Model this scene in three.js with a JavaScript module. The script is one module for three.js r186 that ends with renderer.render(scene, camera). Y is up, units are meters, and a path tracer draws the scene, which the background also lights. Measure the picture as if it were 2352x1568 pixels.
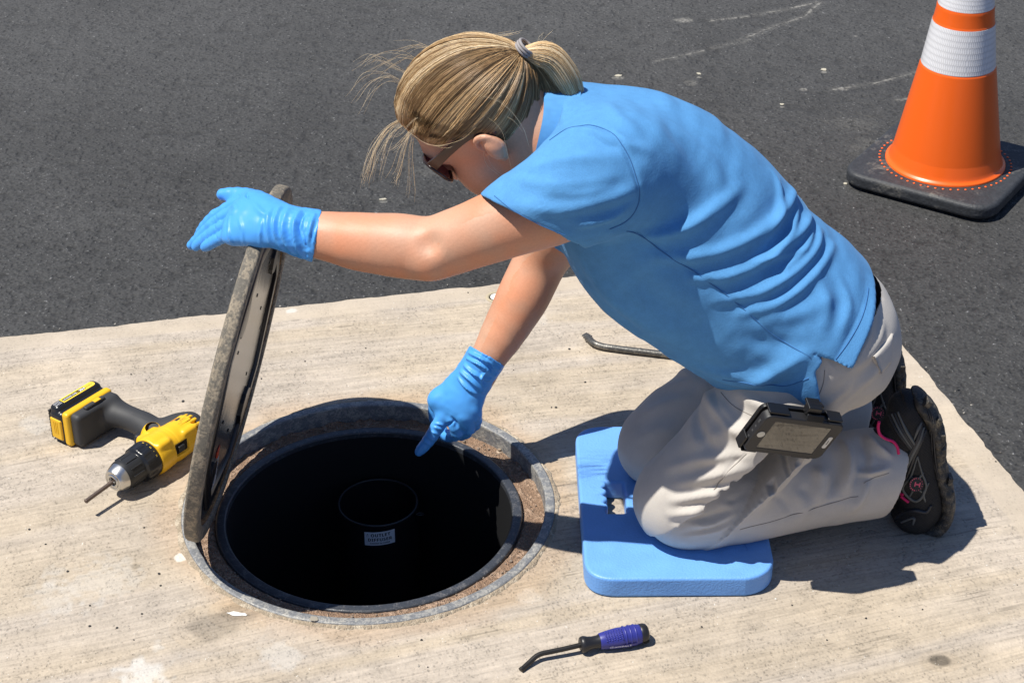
import * as THREE from 'three';
import { RoundedBoxGeometry } from 'three/addons/geometries/RoundedBoxGeometry.js';
import { mergeGeometries } from 'three/addons/utils/BufferGeometryUtils.js';

// ---------------------------------------------------------------- camera, sky, sun, exposure
const scene = new THREE.Scene();
const CAM_H = 1.88, CAM_PITCH = THREE.MathUtils.degToRad(31.6), CAM_Z = CAM_H / Math.tan(CAM_PITCH);
const camera = new THREE.PerspectiveCamera(2 * Math.atan(784 / 4300) * 180 / Math.PI, 1024 / 682, 0.1, 400);
camera.position.set(0, CAM_H, CAM_Z);
camera.rotation.x = -CAM_PITCH;
scene.add(camera);

const SUN = new THREE.Vector3(-0.47, 1, 0.10).normalize();
{ // clear midday sky
  const w = 512, h = 256, d = new Float32Array(w * h * 4);
  for (let j = 0; j < h; j++) for (let i = 0; i < w; i++) {
    const el = ((j + 0.5) / h - 0.5) * Math.PI, s = Math.max(0, Math.sin(el)), k = Math.pow(1 - s, 3.2);
    const o = (j * w + i) * 4, g = el < 0 ? 0.35 : 1;
    d[o] = g * (0.13 + (0.50 - 0.13) * k); d[o + 1] = g * (0.235 + (0.60 - 0.235) * k); d[o + 2] = g * (0.50 + (0.80 - 0.50) * k); d[o + 3] = 1;
  }
  const t = new THREE.DataTexture(d, w, h, THREE.RGBAFormat, THREE.FloatType);
  t.mapping = THREE.EquirectangularReflectionMapping; t.magFilter = THREE.LinearFilter; t.needsUpdate = true;
  scene.background = t; scene.environment = t;
  scene.backgroundIntensity = 0.56; scene.environmentIntensity = 0.56;
}
const sun = new THREE.DirectionalLight(new THREE.Color(1.0, 0.955, 0.87), 4.9);
sun.position.copy(SUN).multiplyScalar(12); sun.castShadow = true; sun.shadow.radius = 1;
sun.shadow.mapSize.set(4096, 4096);
Object.assign(sun.shadow.camera, { left: -3, right: 3, top: 3, bottom: -3, near: 1, far: 30 });
scene.add(sun, sun.target);
const renderer = new THREE.WebGLRenderer({ antialias: true });
renderer.setSize(1024, 682); renderer.toneMapping = THREE.LinearToneMapping; renderer.toneMappingExposure = 1.28;
renderer.shadowMap.enabled = true;

// ---------------------------------------------------------------- helpers
const V = (x, y, z) => new THREE.Vector3(x, y, z);
const C3 = (r, g, b) => new THREE.Color().setRGB(r, g, b);
const lerp = (a, b, t) => a + (b - a) * t, clamp = (x, a = 0, b = 1) => Math.min(b, Math.max(a, x));
const sstep = (a, b, x) => { const t = clamp((x - a) / (b - a)); return t * t * (3 - 2 * t); };
function rng(seed) { let s = seed >>> 0; return () => { s = (s + 0x6D2B79F5) >>> 0; let t = s; t = Math.imul(t ^ (t >>> 15), t | 1); t ^= t + Math.imul(t ^ (t >>> 7), t | 61); return ((t ^ (t >>> 14)) >>> 0) / 4294967296; }; }
// sight lines used to measure where things stand: photograph point (2352 wide) at a height or a depth
const _F = V(0, -Math.sin(CAM_PITCH), -Math.cos(CAM_PITCH)), _U = V(0, Math.cos(CAM_PITCH), -Math.sin(CAM_PITCH));
const ray = (x, y) => _F.clone().add(V((x - 1176) / 4300, 0, 0)).addScaledVector(_U, (784 - y) / 4300);
const atY = (x, y, h = 0) => { const d = ray(x, y); return camera.position.clone().addScaledVector(d, (h - CAM_H) / d.y); };
const atZ = (x, y, z) => { const d = ray(x, y); return camera.position.clone().addScaledVector(d, (z - CAM_Z) / d.z); };
const proj = (p) => { const v = p.clone().sub(camera.position), dz = v.dot(_F); return [1176 + 4300 * v.x / dz, 784 - 4300 * v.dot(_U) / dz, dz]; };
// 3-D lattice noise, -1..1
const PERM = new Uint8Array(512), GV = new Float32Array(256);
{ const r = rng(77); for (let i = 0; i < 256; i++) { PERM[i] = i; GV[i] = r() * 2 - 1; } for (let i = 255; i > 0; i--) { const j = Math.floor(r() * (i + 1)); const t = PERM[i]; PERM[i] = PERM[j]; PERM[j] = t; } for (let i = 0; i < 256; i++) PERM[i + 256] = PERM[i]; }
function noise3(x, y, z) {
  const X = Math.floor(x), Y = Math.floor(y), Z = Math.floor(z); let fx = x - X, fy = y - Y, fz = z - Z;
  fx = fx * fx * (3 - 2 * fx); fy = fy * fy * (3 - 2 * fy); fz = fz * fz * (3 - 2 * fz);
  const h = (i, j, k) => GV[PERM[PERM[PERM[(X + i) & 255] + ((Y + j) & 255)] + ((Z + k) & 255)]];
  const a = lerp(lerp(h(0, 0, 0), h(1, 0, 0), fx), lerp(h(0, 1, 0), h(1, 1, 0), fx), fy);
  const b = lerp(lerp(h(0, 0, 1), h(1, 0, 1), fx), lerp(h(0, 1, 1), h(1, 1, 1), fx), fy);
  return lerp(a, b, fz);
}
// tiling 2-D lattice noise on an n x n grid, sampled at u, v in 0..1
function tileNoise(nx, ny, seed) {
  const r = rng(seed), g = new Float32Array(nx * ny); for (let i = 0; i < g.length; i++) g[i] = r() * 2 - 1;
  return (u, v) => {
    const x = (u - Math.floor(u)) * nx, y = (v - Math.floor(v)) * ny, X = x | 0, Y = y | 0; let fx = x - X, fy = y - Y;
    fx = fx * fx * (3 - 2 * fx); fy = fy * fy * (3 - 2 * fy);
    const X0 = X % nx, X1 = (X + 1) % nx, Y0 = (Y % ny) * nx, Y1 = ((Y + 1) % ny) * nx;
    return lerp(lerp(g[Y0 + X0], g[Y0 + X1], fx), lerp(g[Y1 + X0], g[Y1 + X1], fx), fy);
  };
}
const toS = (x) => { x = clamp(x); return Math.round(255 * (x <= 0.0031308 ? 12.92 * x : 1.055 * Math.pow(x, 1 / 2.4) - 0.055)); };
function texFrom(w, h, fn) { // fn(u, v, out): out = [r, g, b linear, height 0..1, rough]
  const c = new Uint8Array(w * h * 4), b = new Uint8Array(w * h * 4), o = [0, 0, 0, 0, 0];
  for (let j = 0; j < h; j++) for (let i = 0; i < w; i++) {
    fn((i + 0.5) / w, (j + 0.5) / h, o); const k = (j * w + i) * 4;
    c[k] = toS(o[0]); c[k + 1] = toS(o[1]); c[k + 2] = toS(o[2]); c[k + 3] = 255;
    b[k] = clamp(o[3]) * 255; b[k + 1] = clamp(o[4]) * 255; b[k + 2] = b[k]; b[k + 3] = 255;
  }
  const mk = (d, s) => { const t = new THREE.DataTexture(d, w, h, THREE.RGBAFormat); t.wrapS = t.wrapT = THREE.RepeatWrapping; t.magFilter = THREE.LinearFilter; t.minFilter = THREE.LinearMipmapLinearFilter; if (s) t.colorSpace = THREE.SRGBColorSpace; t.needsUpdate = true; return t; };
  return { map: mk(c, true), bump: mk(b, false) };
}
function std(o) { return new THREE.MeshStandardMaterial(o); }
function phys(o) { return new THREE.MeshPhysicalMaterial(o); }
const usedNames = {};
function numbered(n) { const k = usedNames[n] = (usedNames[n] ?? -1) + 1; return k ? n + '_' + String(k).padStart(3, '0') : n; }
function tag(o, label, category, group) { o.userData.label = label; o.userData.category = category; if (group) o.userData.group = group; return o; }
function thing(name, label, category, pos, rotY = 0, group) {
  const g = new THREE.Group(); g.name = numbered(name); g.position.copy(pos); g.rotation.y = rotY; tag(g, label, category, group); scene.add(g); return g;
}
function mesh(name, geo, mat, parent, label) {
  const m = new THREE.Mesh(geo, mat); m.name = name; m.castShadow = m.receiveShadow = true;
  if (label) m.userData.label = label; (parent ?? scene).add(m); return m;
}
function wpart(name, geo, mat, parent, label) { // geometry given in world coordinates, parent unturned
  const root = parent.isGroup ? parent : parent.userData.root; geo.translate(-root.position.x, -root.position.y, -root.position.z);
  const m = mesh(name, geo, mat, parent, label); m.userData.root = root; return m;
}
function structure(name, geo, mat) { const m = mesh(name, geo, mat, scene); m.userData.kind = 'structure'; return m; }
const lathe = (pts, seg = 64) => new THREE.LatheGeometry(pts.map(([r, y]) => new THREE.Vector2(r, y)), seg);
const rbox = (x, y, z, r = 0.002, s = 3) => new RoundedBoxGeometry(x, y, z, s, r);
const tube = (pts, r, seg = 24, rs = 8, closed = false) => new THREE.TubeGeometry(new THREE.CatmullRomCurve3(pts, closed, 'centripetal'), seg, r, rs, closed);
function sweep(path, rad, rs = 6, capped = true) { // tapering tube along points: rad(t)
  const n = path.length, pos = [], idx = []; let up = V(0.3, 1, 0.2).normalize();
  for (let i = 0; i < n; i++) {
    const t = path[Math.min(n - 1, i + 1)].clone().sub(path[Math.max(0, i - 1)]).normalize();
    const s = V(0, 0, 0).crossVectors(t, up).normalize(); up = V(0, 0, 0).crossVectors(s, t).normalize();
    const r = rad(i / (n - 1));
    for (let k = 0; k < rs; k++) { const a = k / rs * 2 * Math.PI, p = path[i].clone().addScaledVector(s, Math.cos(a) * r).addScaledVector(up, Math.sin(a) * r); pos.push(p.x, p.y, p.z); }
  }
  for (let i = 0; i < n - 1; i++) for (let k = 0; k < rs; k++) { const a = i * rs + k, b = i * rs + (k + 1) % rs; idx.push(a, b, a + rs, b, b + rs, a + rs); }
  if (capped) for (const [e, f] of [[0, 1], [n - 1, -1]]) { const c = pos.length / 3; pos.push(path[e].x, path[e].y, path[e].z); for (let k = 0; k < rs; k++) { const a = e * rs + k, b = e * rs + (k + 1) % rs; f > 0 ? idx.push(c, b, a) : idx.push(c, a, b); } }
  const g = new THREE.BufferGeometry(); g.setAttribute('position', new THREE.Float32BufferAttribute(pos, 3)); g.setIndex(idx); g.computeVertexNormals(); return g;
}
const bez = (pts, n) => new THREE.CatmullRomCurve3(pts, false, 'centripetal').getPoints(n);
const plain = (g) => { for (const k of Object.keys(g.attributes)) if (k !== 'position' && k !== 'normal') g.deleteAttribute(k); return g.index ? g.toNonIndexed() : g; };
const merge = (list) => mergeGeometries(list.map(plain));
function placed(g, pos, rot = [0, 0, 0]) { g.applyMatrix4(new THREE.Matrix4().compose(pos, new THREE.Quaternion().setFromEuler(new THREE.Euler(...rot)), V(1, 1, 1))); return g; }
// a unit frame: geometry built with x, y, z axes is turned onto the axes a, b, c at p
function framed(g, p, a, b, c) { g.applyMatrix4(new THREE.Matrix4().makeBasis(a, b, c).setPosition(p)); return g; }
function boxUV(g, k = 1) { // uv in metres from the dominant side of every triangle
  g = g.index ? g.toNonIndexed() : g; const p = g.attributes.position, n = g.attributes.normal, uv = new Float32Array(p.count * 2);
  for (let i = 0; i < p.count; i += 3) {
    const ax = Math.abs(n.getX(i) + n.getX(i + 1) + n.getX(i + 2)), ay = Math.abs(n.getY(i) + n.getY(i + 1) + n.getY(i + 2)), az = Math.abs(n.getZ(i) + n.getZ(i + 1) + n.getZ(i + 2));
    for (let q = i; q < i + 3; q++) { const X = p.getX(q), Y = p.getY(q), Z = p.getZ(q); const [a, b] = az >= ax && az >= ay ? [X, Y] : ay >= ax ? [X, Z] : [Z, Y]; uv[q * 2] = a * k; uv[q * 2 + 1] = b * k; }
  }
  g.setAttribute('uv', new THREE.BufferAttribute(uv, 2)); return g;
}

// ---------------------------------------------------------------- bodies from distance fields
const smin = (a, b, k) => { const h = Math.max(k - Math.abs(a - b), 0) / k; return Math.min(a, b) - h * h * k * 0.25; };
const smax = (a, b, k) => -smin(-a, -b, k);
// limb: chain of elliptic tapered capsules. nodes: [point, rUp, rDown, rSide]; up: vector, or one per node as 5th entry
function limb(nodes, up, o = {}) {
  const sub = o.sub ?? 4, K = o.k ?? 0.02, N = nodes.map((n) => ({ p: n[0], a: n[1], b: n[2] ?? n[1], c: n[3] ?? n[1], u: (n[4] ?? up).clone().normalize() }));
  const cr = new THREE.CatmullRomCurve3(N.map((n) => n.p), false, 'centripetal'), S = [];
  const M = (N.length - 1) * sub;
  for (let i = 0; i <= M; i++) {
    const q = i / M * (N.length - 1), k = Math.min(N.length - 2, Math.floor(q)), f = q - k, e = f * f * (3 - 2 * f), A = N[k], B = N[k + 1];
    const p = N.length > 2 ? cr.getPoint(q / (N.length - 1)) : A.p.clone().lerp(B.p, f);
    S.push({ p, a: lerp(A.a, B.a, e), b: lerp(A.b, B.b, e), c: lerp(A.c, B.c, e), u: A.u.clone().lerp(B.u, f) });
  }
  const segs = [];
  for (let i = 0; i < M; i++) {
    const A = S[i], B = S[i + 1], t = B.p.clone().sub(A.p), L = t.length(); t.divideScalar(L);
    const u = A.u.clone().add(B.u).multiplyScalar(0.5); u.addScaledVector(t, -u.dot(t)).normalize(); const v = V(0, 0, 0).crossVectors(t, u);
    segs.push([A.p.x, A.p.y, A.p.z, t.x, t.y, t.z, L, u.x, u.y, u.z, v.x, v.y, v.z, A.a, B.a, A.b, B.b, A.c, B.c]);
  }
  const cap = o.cap ?? 1;
  return (x, y, z) => {
    let d = 1e9;
    for (let i = 0; i < segs.length; i++) {
      const s = segs[i], dx = x - s[0], dy = y - s[1], dz = z - s[2];
      const w0 = dx * s[3] + dy * s[4] + dz * s[5]; let t = w0 / s[6]; t = t < 0 ? 0 : t > 1 ? 1 : t; const w = w0 - t * s[6];
      const U = dx * s[7] + dy * s[8] + dz * s[9], W = dx * s[10] + dy * s[11] + dz * s[12];
      const ru = U > 0 ? s[13] + (s[14] - s[13]) * t : s[15] + (s[16] - s[15]) * t, rv = s[17] + (s[18] - s[17]) * t, rw = (ru < rv ? ru : rv) * cap;
      const a = U / ru, b = W / rv, c = w / rw, k0 = Math.sqrt(a * a + b * b + c * c);
      const k1 = Math.sqrt(a * a / (ru * ru) + b * b / (rv * rv) + c * c / (rw * rw));
      const e = k1 < 1e-6 ? -Math.min(ru, rv) : k0 * (k0 - 1) / k1;
      d = i ? smin(d, e, K) : e;
    }
    return d;
  };
}
const ball = (p, r, rel) => limb([[p, r, r, r], [p.clone().add(rel ?? V(1e-4, 0, 0)), r, r, r]], V(0, 1, 0.01), { sub: 1 });
function ellip(p, ax, rx, ay, ry, az, rz) { // ellipsoid with its own axes
  return (x, y, z) => { const dx = x - p.x, dy = y - p.y, dz = z - p.z, a = (dx * ax.x + dy * ax.y + dz * ax.z) / rx, b = (dx * ay.x + dy * ay.y + dz * ay.z) / ry, c = (dx * az.x + dy * az.y + dz * az.z) / rz;
    const k0 = Math.sqrt(a * a + b * b + c * c), k1 = Math.sqrt(a * a / (rx * rx) + b * b / (ry * ry) + c * c / (rz * rz)); return k1 < 1e-6 ? -Math.min(rx, ry, rz) : k0 * (k0 - 1) / k1; };
}
const plane = (p, n) => { n = n.clone().normalize(); const o = n.dot(p); return (x, y, z) => x * n.x + y * n.y + z * n.z - o; }; // positive on the side n points to
const boxSDF = (p, ax, hx, ay, hy, az, hz, r) => (x, y, z) => { const dx = x - p.x, dy = y - p.y, dz = z - p.z; const a = Math.abs(dx * ax.x + dy * ax.y + dz * ax.z) - hx + r, b = Math.abs(dx * ay.x + dy * ay.y + dz * ay.z) - hy + r, c = Math.abs(dx * az.x + dy * az.y + dz * az.z) - hz + r; const A = Math.max(a, 0), B = Math.max(b, 0), Q = Math.max(c, 0); return Math.sqrt(A * A + B * B + Q * Q) + Math.min(Math.max(a, b, c), 0) - r; };
// surface nets over a sparse grid
function meshSDF(f, lo, hi, h) {
  const nx = Math.ceil((hi.x - lo.x) / h) + 1, ny = Math.ceil((hi.y - lo.y) / h) + 1, nz = Math.ceil((hi.z - lo.z) / h) + 1;
  const val = new Float32Array(nx * ny * nz), id = (i, j, k) => (k * ny + j) * nx + i, B = 6;
  for (let bk = 0; bk < nz; bk += B) for (let bj = 0; bj < ny; bj += B) for (let bi = 0; bi < nx; bi += B) {
    const c = f(lo.x + (bi + B / 2) * h, lo.y + (bj + B / 2) * h, lo.z + (bk + B / 2) * h), far = Math.abs(c) > B * h * 2.2;
    for (let k = bk; k < Math.min(nz, bk + B); k++) for (let j = bj; j < Math.min(ny, bj + B); j++) for (let i = bi; i < Math.min(nx, bi + B); i++)
      val[id(i, j, k)] = far ? c : f(lo.x + i * h, lo.y + j * h, lo.z + k * h);
  }
  const vid = new Int32Array(nx * ny * nz).fill(-1), pos = [], idx = [];
  const cs = [0, 1, nx, nx + 1, nx * ny, nx * ny + 1, nx * ny + nx, nx * ny + nx + 1], ed = [[0, 1], [2, 3], [4, 5], [6, 7], [0, 2], [1, 3], [4, 6], [5, 7], [0, 4], [1, 5], [2, 6], [3, 7]];
  for (let k = 0; k < nz - 1; k++) for (let j = 0; j < ny - 1; j++) for (let i = 0; i < nx - 1; i++) {
    const o = id(i, j, k); let m = 0; for (let q = 0; q < 8; q++) if (val[o + cs[q]] < 0) m |= 1 << q;
    if (m === 0 || m === 255) continue;
    let x = 0, y = 0, z = 0, n = 0;
    for (const [a, b] of ed) if (((m >> a) & 1) !== ((m >> b) & 1)) {
      const va = val[o + cs[a]], vb = val[o + cs[b]], t = va / (va - vb); n++;
      x += lerp(a & 1, b & 1, t); y += lerp((a >> 1) & 1, (b >> 1) & 1, t); z += lerp(a >> 2, b >> 2, t);
    }
    vid[o] = pos.length / 3; pos.push(lo.x + (i + x / n) * h, lo.y + (j + y / n) * h, lo.z + (k + z / n) * h);
  }
  const quad = (a, b, c, d, flip) => { if (a < 0 || b < 0 || c < 0 || d < 0) return; flip ? idx.push(a, c, b, a, d, c) : idx.push(a, b, c, a, c, d); };
  for (let k = 1; k < nz - 1; k++) for (let j = 1; j < ny - 1; j++) for (let i = 1; i < nx - 1; i++) {
    const o = id(i, j, k), s = val[o] < 0;
    if (s !== val[o + 1] < 0) quad(vid[o - nx - nx * ny], vid[o - nx * ny], vid[o], vid[o - nx], !s);
    if (s !== val[o + nx] < 0) quad(vid[o - 1 - nx * ny], vid[o - 1], vid[o], vid[o - nx * ny], !s);
    if (s !== val[o + nx * ny] < 0) quad(vid[o - 1 - nx], vid[o - nx], vid[o], vid[o - 1], !s);
  }
  const g = new THREE.BufferGeometry(); g.setAttribute('position', new THREE.Float32BufferAttribute(pos, 3)); g.setIndex(idx); g.computeVertexNormals();
  return g;
}
// move the vertices of a cloth along their normals: fn(x, y, z, nx, ny, nz) metres
function displace(g, fn) {
  const p = g.attributes.position.array, n = g.attributes.normal.array, q = new Float32Array(p.length);
  for (let i = 0; i < p.length; i += 3) { const d = fn(p[i], p[i + 1], p[i + 2], n[i], n[i + 1], n[i + 2]); q[i] = p[i] + n[i] * d; q[i + 1] = p[i + 1] + n[i + 1] * d; q[i + 2] = p[i + 2] + n[i + 2] * d; }
  g.attributes.position.array.set(q); g.computeVertexNormals(); return g;
}
function smoothMesh(g, it, k = 0.5) { // evens out the cloth
  const p = g.attributes.position.array, ix = g.index.array, n = p.length / 3, acc = new Float32Array(p.length), cnt = new Float32Array(n);
  for (let t = 0; t < it; t++) {
    acc.fill(0); cnt.fill(0);
    for (let i = 0; i < ix.length; i += 3) for (let e = 0; e < 3; e++) { const a = ix[i + e], b = ix[i + (e + 1) % 3]; for (let c = 0; c < 3; c++) { acc[a * 3 + c] += p[b * 3 + c]; acc[b * 3 + c] += p[a * 3 + c]; } cnt[a]++; cnt[b]++; }
    for (let v = 0; v < n; v++) if (cnt[v]) for (let c = 0; c < 3; c++) p[v * 3 + c] += k * (acc[v * 3 + c] / cnt[v] - p[v * 3 + c]);
  }
  g.computeVertexNormals(); return g;
}
// a line of points laid onto the surface of a mesh
function drape(g, pts, lift) {
  const p = g.attributes.position.array, nn = g.attributes.normal.array, out = pts.map((q) => { let best = 1e9, b = 0; for (let i = 0; i < p.length; i += 3) { const dx = p[i] - q.x, dy = p[i + 1] - q.y, dz = p[i + 2] - q.z, d = dx * dx + dy * dy + dz * dz; if (d < best) { best = d; b = i; } } const nv = V(nn[b], nn[b + 1], nn[b + 2]), h = V(p[b], p[b + 1], p[b + 2]).sub(q).dot(nv); return q.clone().addScaledVector(nv, h + lift); });
  for (let t = 0; t < 2; t++) for (let i = 1; i < out.length - 1; i++) out[i].lerp(out[i - 1].clone().add(out[i + 1]).multiplyScalar(0.5), 0.5);
  return out;
}
// where a sight line first meets a mesh (nearest vertex)
function picker(g) {
  const p = g.attributes.position.array, n = g.attributes.normal.array, P = [];
  for (let i = 0; i < p.length; i += 3) { const v = V(p[i], p[i + 1], p[i + 2]), toC = camera.position.clone().sub(v).normalize(); if (toC.x * n[i] + toC.y * n[i + 1] + toC.z * n[i + 2] < 0.02) continue; const a = proj(v); P.push(a[0], a[1], a[2], v.x, v.y, v.z); }
  return (x, y) => {
    let best = 1e9, r = null;
    for (let i = 0; i < P.length; i += 6) { const dx = P[i] - x, dy = P[i + 1] - y, e = dx * dx + dy * dy; if (e > 900) continue; const c = e + P[i + 2] * 900; if (c < best) { best = c; r = i; } }
    if (r === null) { best = 1e12; for (let i = 0; i < P.length; i += 6) { const dx = P[i] - x, dy = P[i + 1] - y, e = dx * dx + dy * dy; if (e < best) { best = e; r = i; } } }
    const d = ray(x, y), q = V(P[r + 3], P[r + 4], P[r + 5]), c = camera.position; // keep its depth, sit on the sight line
    return c.clone().addScaledVector(d, q.clone().sub(c).dot(_F));
  };
}
// folds: [[photo points], width m, height m]; ridges run along the cloth, valleys beside them
function foldField(g, folds) {
  const pick = picker(g), F = folds.map(([pts, w, h, o]) => {
    const c = bez(pts.map(([x, y]) => pick(x, y)), Math.max(8, pts.length * 5)), bb = new THREE.Box3().setFromPoints(c).expandByScalar(w * 3); return { c, w, h, bb, o: o ?? 0.35 };
  });
  return (x, y, z) => {
    let s = 0;
    for (const f of F) {
      if (x < f.bb.min.x || x > f.bb.max.x || y < f.bb.min.y || y > f.bb.max.y || z < f.bb.min.z || z > f.bb.max.z) continue;
      let best = 1e9, T = 0; const c = f.c, n = c.length - 1;
      for (let i = 0; i < n; i++) {
        const A = c[i], B = c[i + 1], ex = B.x - A.x, ey = B.y - A.y, ez = B.z - A.z, L = ex * ex + ey * ey + ez * ez || 1e-12;
        let t = ((x - A.x) * ex + (y - A.y) * ey + (z - A.z) * ez) / L; t = t < 0 ? 0 : t > 1 ? 1 : t;
        const dx = x - A.x - ex * t, dy = y - A.y - ey * t, dz = z - A.z - ez * t, d = dx * dx + dy * dy + dz * dz; if (d < best) { best = d; T = (i + t) / n; }
      }
      const q = best / (f.w * f.w); if (q > 9) continue;
      const end = Math.pow(Math.max(0, Math.sin(Math.PI * (0.04 + 0.92 * T))), 0.55);
      s += f.h * end * (Math.exp(-q) * (1 + f.o) - f.o * Math.exp(-q / 3.5));
    }
    return s;
  };
}
function canvasTex(w, h, draw) { const c = document.createElement('canvas'); c.width = w; c.height = h; draw(c.getContext('2d'), w, h); const t = new THREE.CanvasTexture(c); t.colorSpace = THREE.SRGBColorSpace; return t; }

// ---------------------------------------------------------------- ground: asphalt, concrete slab, pit
const TEXN = 2048;
const MH = V(-0.24, 0, 0.523), CORNER = V(0.652, 0, -0.367);
const EDGE_L = V(-1.637, 0, 0.353).normalize(), EDGE_R = V(0.216, 0, 0.854).normalize();
const BROOM = V(0.985, 0, -0.17).normalize();
function slabEdge() { // outline of the slab with its ragged edge, [x, z]
  const pts = [], r = rng(5), rag = (s, q) => 0.0045 * noise3(s * 20, q, 1.5) + 0.0030 * noise3(s * 70, q, 7.5) + 0.005 * Math.max(0, noise3(s * 9, q, 3.3) - 0.35) * 2;
  for (let s = 3.6; s > 0.02; s -= s < 2 ? 0.006 : 0.05) { const n = rag(s, 0.3); pts.push([CORNER.x + EDGE_L.x * s + n * 0.2, CORNER.z + EDGE_L.z * s + n]); }
  for (let s = 0.02; s < 3.2; s += s < 1.4 ? 0.006 : 0.05) { const n = rag(s, 9.3); pts.push([CORNER.x + EDGE_R.x * s - n, CORNER.z + EDGE_R.z * s + n * 0.2]); }
  pts.push([-2.9, 2.7]);
  return pts;
}
function shapeXZ(outer, holes) {
  const s = new THREE.Shape(outer.map(([x, z]) => new THREE.Vector2(x, -z)));
  for (const h of holes) s.holes.push(new THREE.Path(h.map(([x, z]) => new THREE.Vector2(x, -z))));
  const g = new THREE.ShapeGeometry(s); g.rotateX(-Math.PI / 2); return g;
}
function uvXZ(g, ox, oz, size) { const p = g.attributes.position, uv = new Float32Array(p.count * 2); for (let i = 0; i < p.count; i++) { uv[2 * i] = (p.getX(i) - ox) / size; uv[2 * i + 1] = (p.getZ(i) - oz) / size; } g.setAttribute('uv', new THREE.BufferAttribute(uv, 2)); return g; }

// scuff marks and chalky scratches on the asphalt, in metres
const SCUFFS = [[[1510, 135], [1590, 118], [1690, 92], [1760, 62], [1850, 32], [1885, 0]], [[1635, 42], [1720, 32], [1800, 18], [1880, 0]], [[1915, 200], [2010, 186], [2110, 160]], [[1700, 92], [1720, 86]], [[2060, 225], [2170, 210]], [[20, 1040], [60, 1060]]]
  .map((l) => l.map(([x, y]) => atY(x, y)));
const SPOTS = [[1568, 42, 24, .7], [1421, 174, 12, .8], [1606, 172, 7, .8], [1893, 160, 9, .9], [1848, 200, 14, .7], [1936, 199, 10, .9], [1797, 240, 6, .9], [1942, 422, 5, .8], [880, 457, 8, .6], [1752, 72, 5, .8], [1966, 78, 7, .6], [130, 470, 6, .4], [2000, 330, 60, .16], [1960, 280, 70, .12], [1590, 185, 18, .3], [980, 390, 40, .12]].map(([x, y, r, a]) => { const p = atY(x, y); return [p.x, p.z, r * 2352 / 2352 / 1000, a]; });
const asphaltTex = (() => {
  const S = 3.0, ox = -1.5, oz = -2.0;
  const n1 = tileNoise(6, 6, 1), n2 = tileNoise(24, 24, 2), n3 = tileNoise(130, 130, 3), n4 = tileNoise(420, 420, 4), n5 = tileNoise(900, 900, 5), n6 = tileNoise(1500, 1500, 6), n7 = tileNoise(60, 60, 8);
  return { S, ox, oz, ...texFrom(TEXN, TEXN, (u, v, o) => {
    const x = ox + u * S, z = oz + v * S;
    const g = n4(u, v) * 0.5 + n5(u, v) * 0.6 + n3(u, v) * 0.35, pit = Math.max(0, -n3(u, v) - 0.25) + Math.max(0, -n4(u, v) - 0.45) * 1.3;
    let h = 0.55 + 0.26 * g - 0.5 * pit + 0.1 * n7(u, v);
    let a = 0.036 * (1 + 0.16 * n1(u, v) + 0.13 * n2(u, v) + 0.16 * n7(u, v) * n2(u, v)) * (1 + 0.34 * n5(u, v) + 0.25 * n6(u, v) + 0.15 * n4(u, v)) * (1 - 0.45 * Math.min(1, pit));
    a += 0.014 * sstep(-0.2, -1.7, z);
    const chip = n5(u, v) > 0.80 && n6(u, v) > 0.15; if (chip) { a = 0.16 + 0.14 * n4(u, v); h += 0.2; }
    let dust = 0;
    for (const l of SCUFFS) for (let i = 0; i < l.length - 1; i++) {
      const A = l[i], B = l[i + 1]; if (x < Math.min(A.x, B.x) - 0.02 || x > Math.max(A.x, B.x) + 0.02 || z < Math.min(A.z, B.z) - 0.02 || z > Math.max(A.z, B.z) + 0.02) continue; const ex = B.x - A.x, ez = B.z - A.z, t = clamp(((x - A.x) * ex + (z - A.z) * ez) / (ex * ex + ez * ez)), d = Math.hypot(x - A.x - ex * t, z - A.z - ez * t);
      if (d < 0.02) dust = Math.max(dust, sstep(0.006, 0.001, d + 0.004 * n3(u, v)) * clamp(0.45 + 0.8 * n2(u * 3, v * 3) + 0.5 * n4(u, v)) * 0.8 + 0.12 * sstep(0.02, 0.004, d));
    }
    for (const [sx, sz, r, k] of SPOTS) { const dx = (x - sx) / r, dz = (z - sz) / (r * 0.8), d = dx * dx + dz * dz; if (d < 4) dust = Math.max(dust, k * sstep(1.15, 0.5, Math.sqrt(d) + 0.55 * n3(u, v) + 0.35 * n4(u, v))); }
    dust *= clamp(0.75 + 0.5 * g); dust = clamp(dust);
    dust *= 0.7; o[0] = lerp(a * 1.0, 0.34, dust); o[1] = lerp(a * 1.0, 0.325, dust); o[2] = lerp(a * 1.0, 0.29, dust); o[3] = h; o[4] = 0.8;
  }) };
})();
const asphaltMat = std({ map: asphaltTex.map, bumpMap: asphaltTex.bump, bumpScale: 0.0055, roughness: 0.82 });
const rim = (r, n, j = 0) => Array.from({ length: n }, (_, i) => { const a = i / n * 2 * Math.PI, q = r + j * noise3(Math.cos(a) * 9, Math.sin(a) * 9, 4); return [MH.x + Math.cos(a) * q, MH.z + Math.sin(a) * q]; });
{
  const inner = [[CORNER.x - 0.06, CORNER.z + 0.06], [-2.6, CORNER.z + 0.06 + 0.75], [-2.6, 2.5], [CORNER.x + 0.55, 2.5]];
  const g = shapeXZ([[-60, -80], [60, -80], [60, 30], [-60, 30]], [inner.reverse()]); g.translate(0, -0.006, 0);
  structure('asphalt', uvXZ(g, asphaltTex.ox, asphaltTex.oz, asphaltTex.S), asphaltMat);
}
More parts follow.
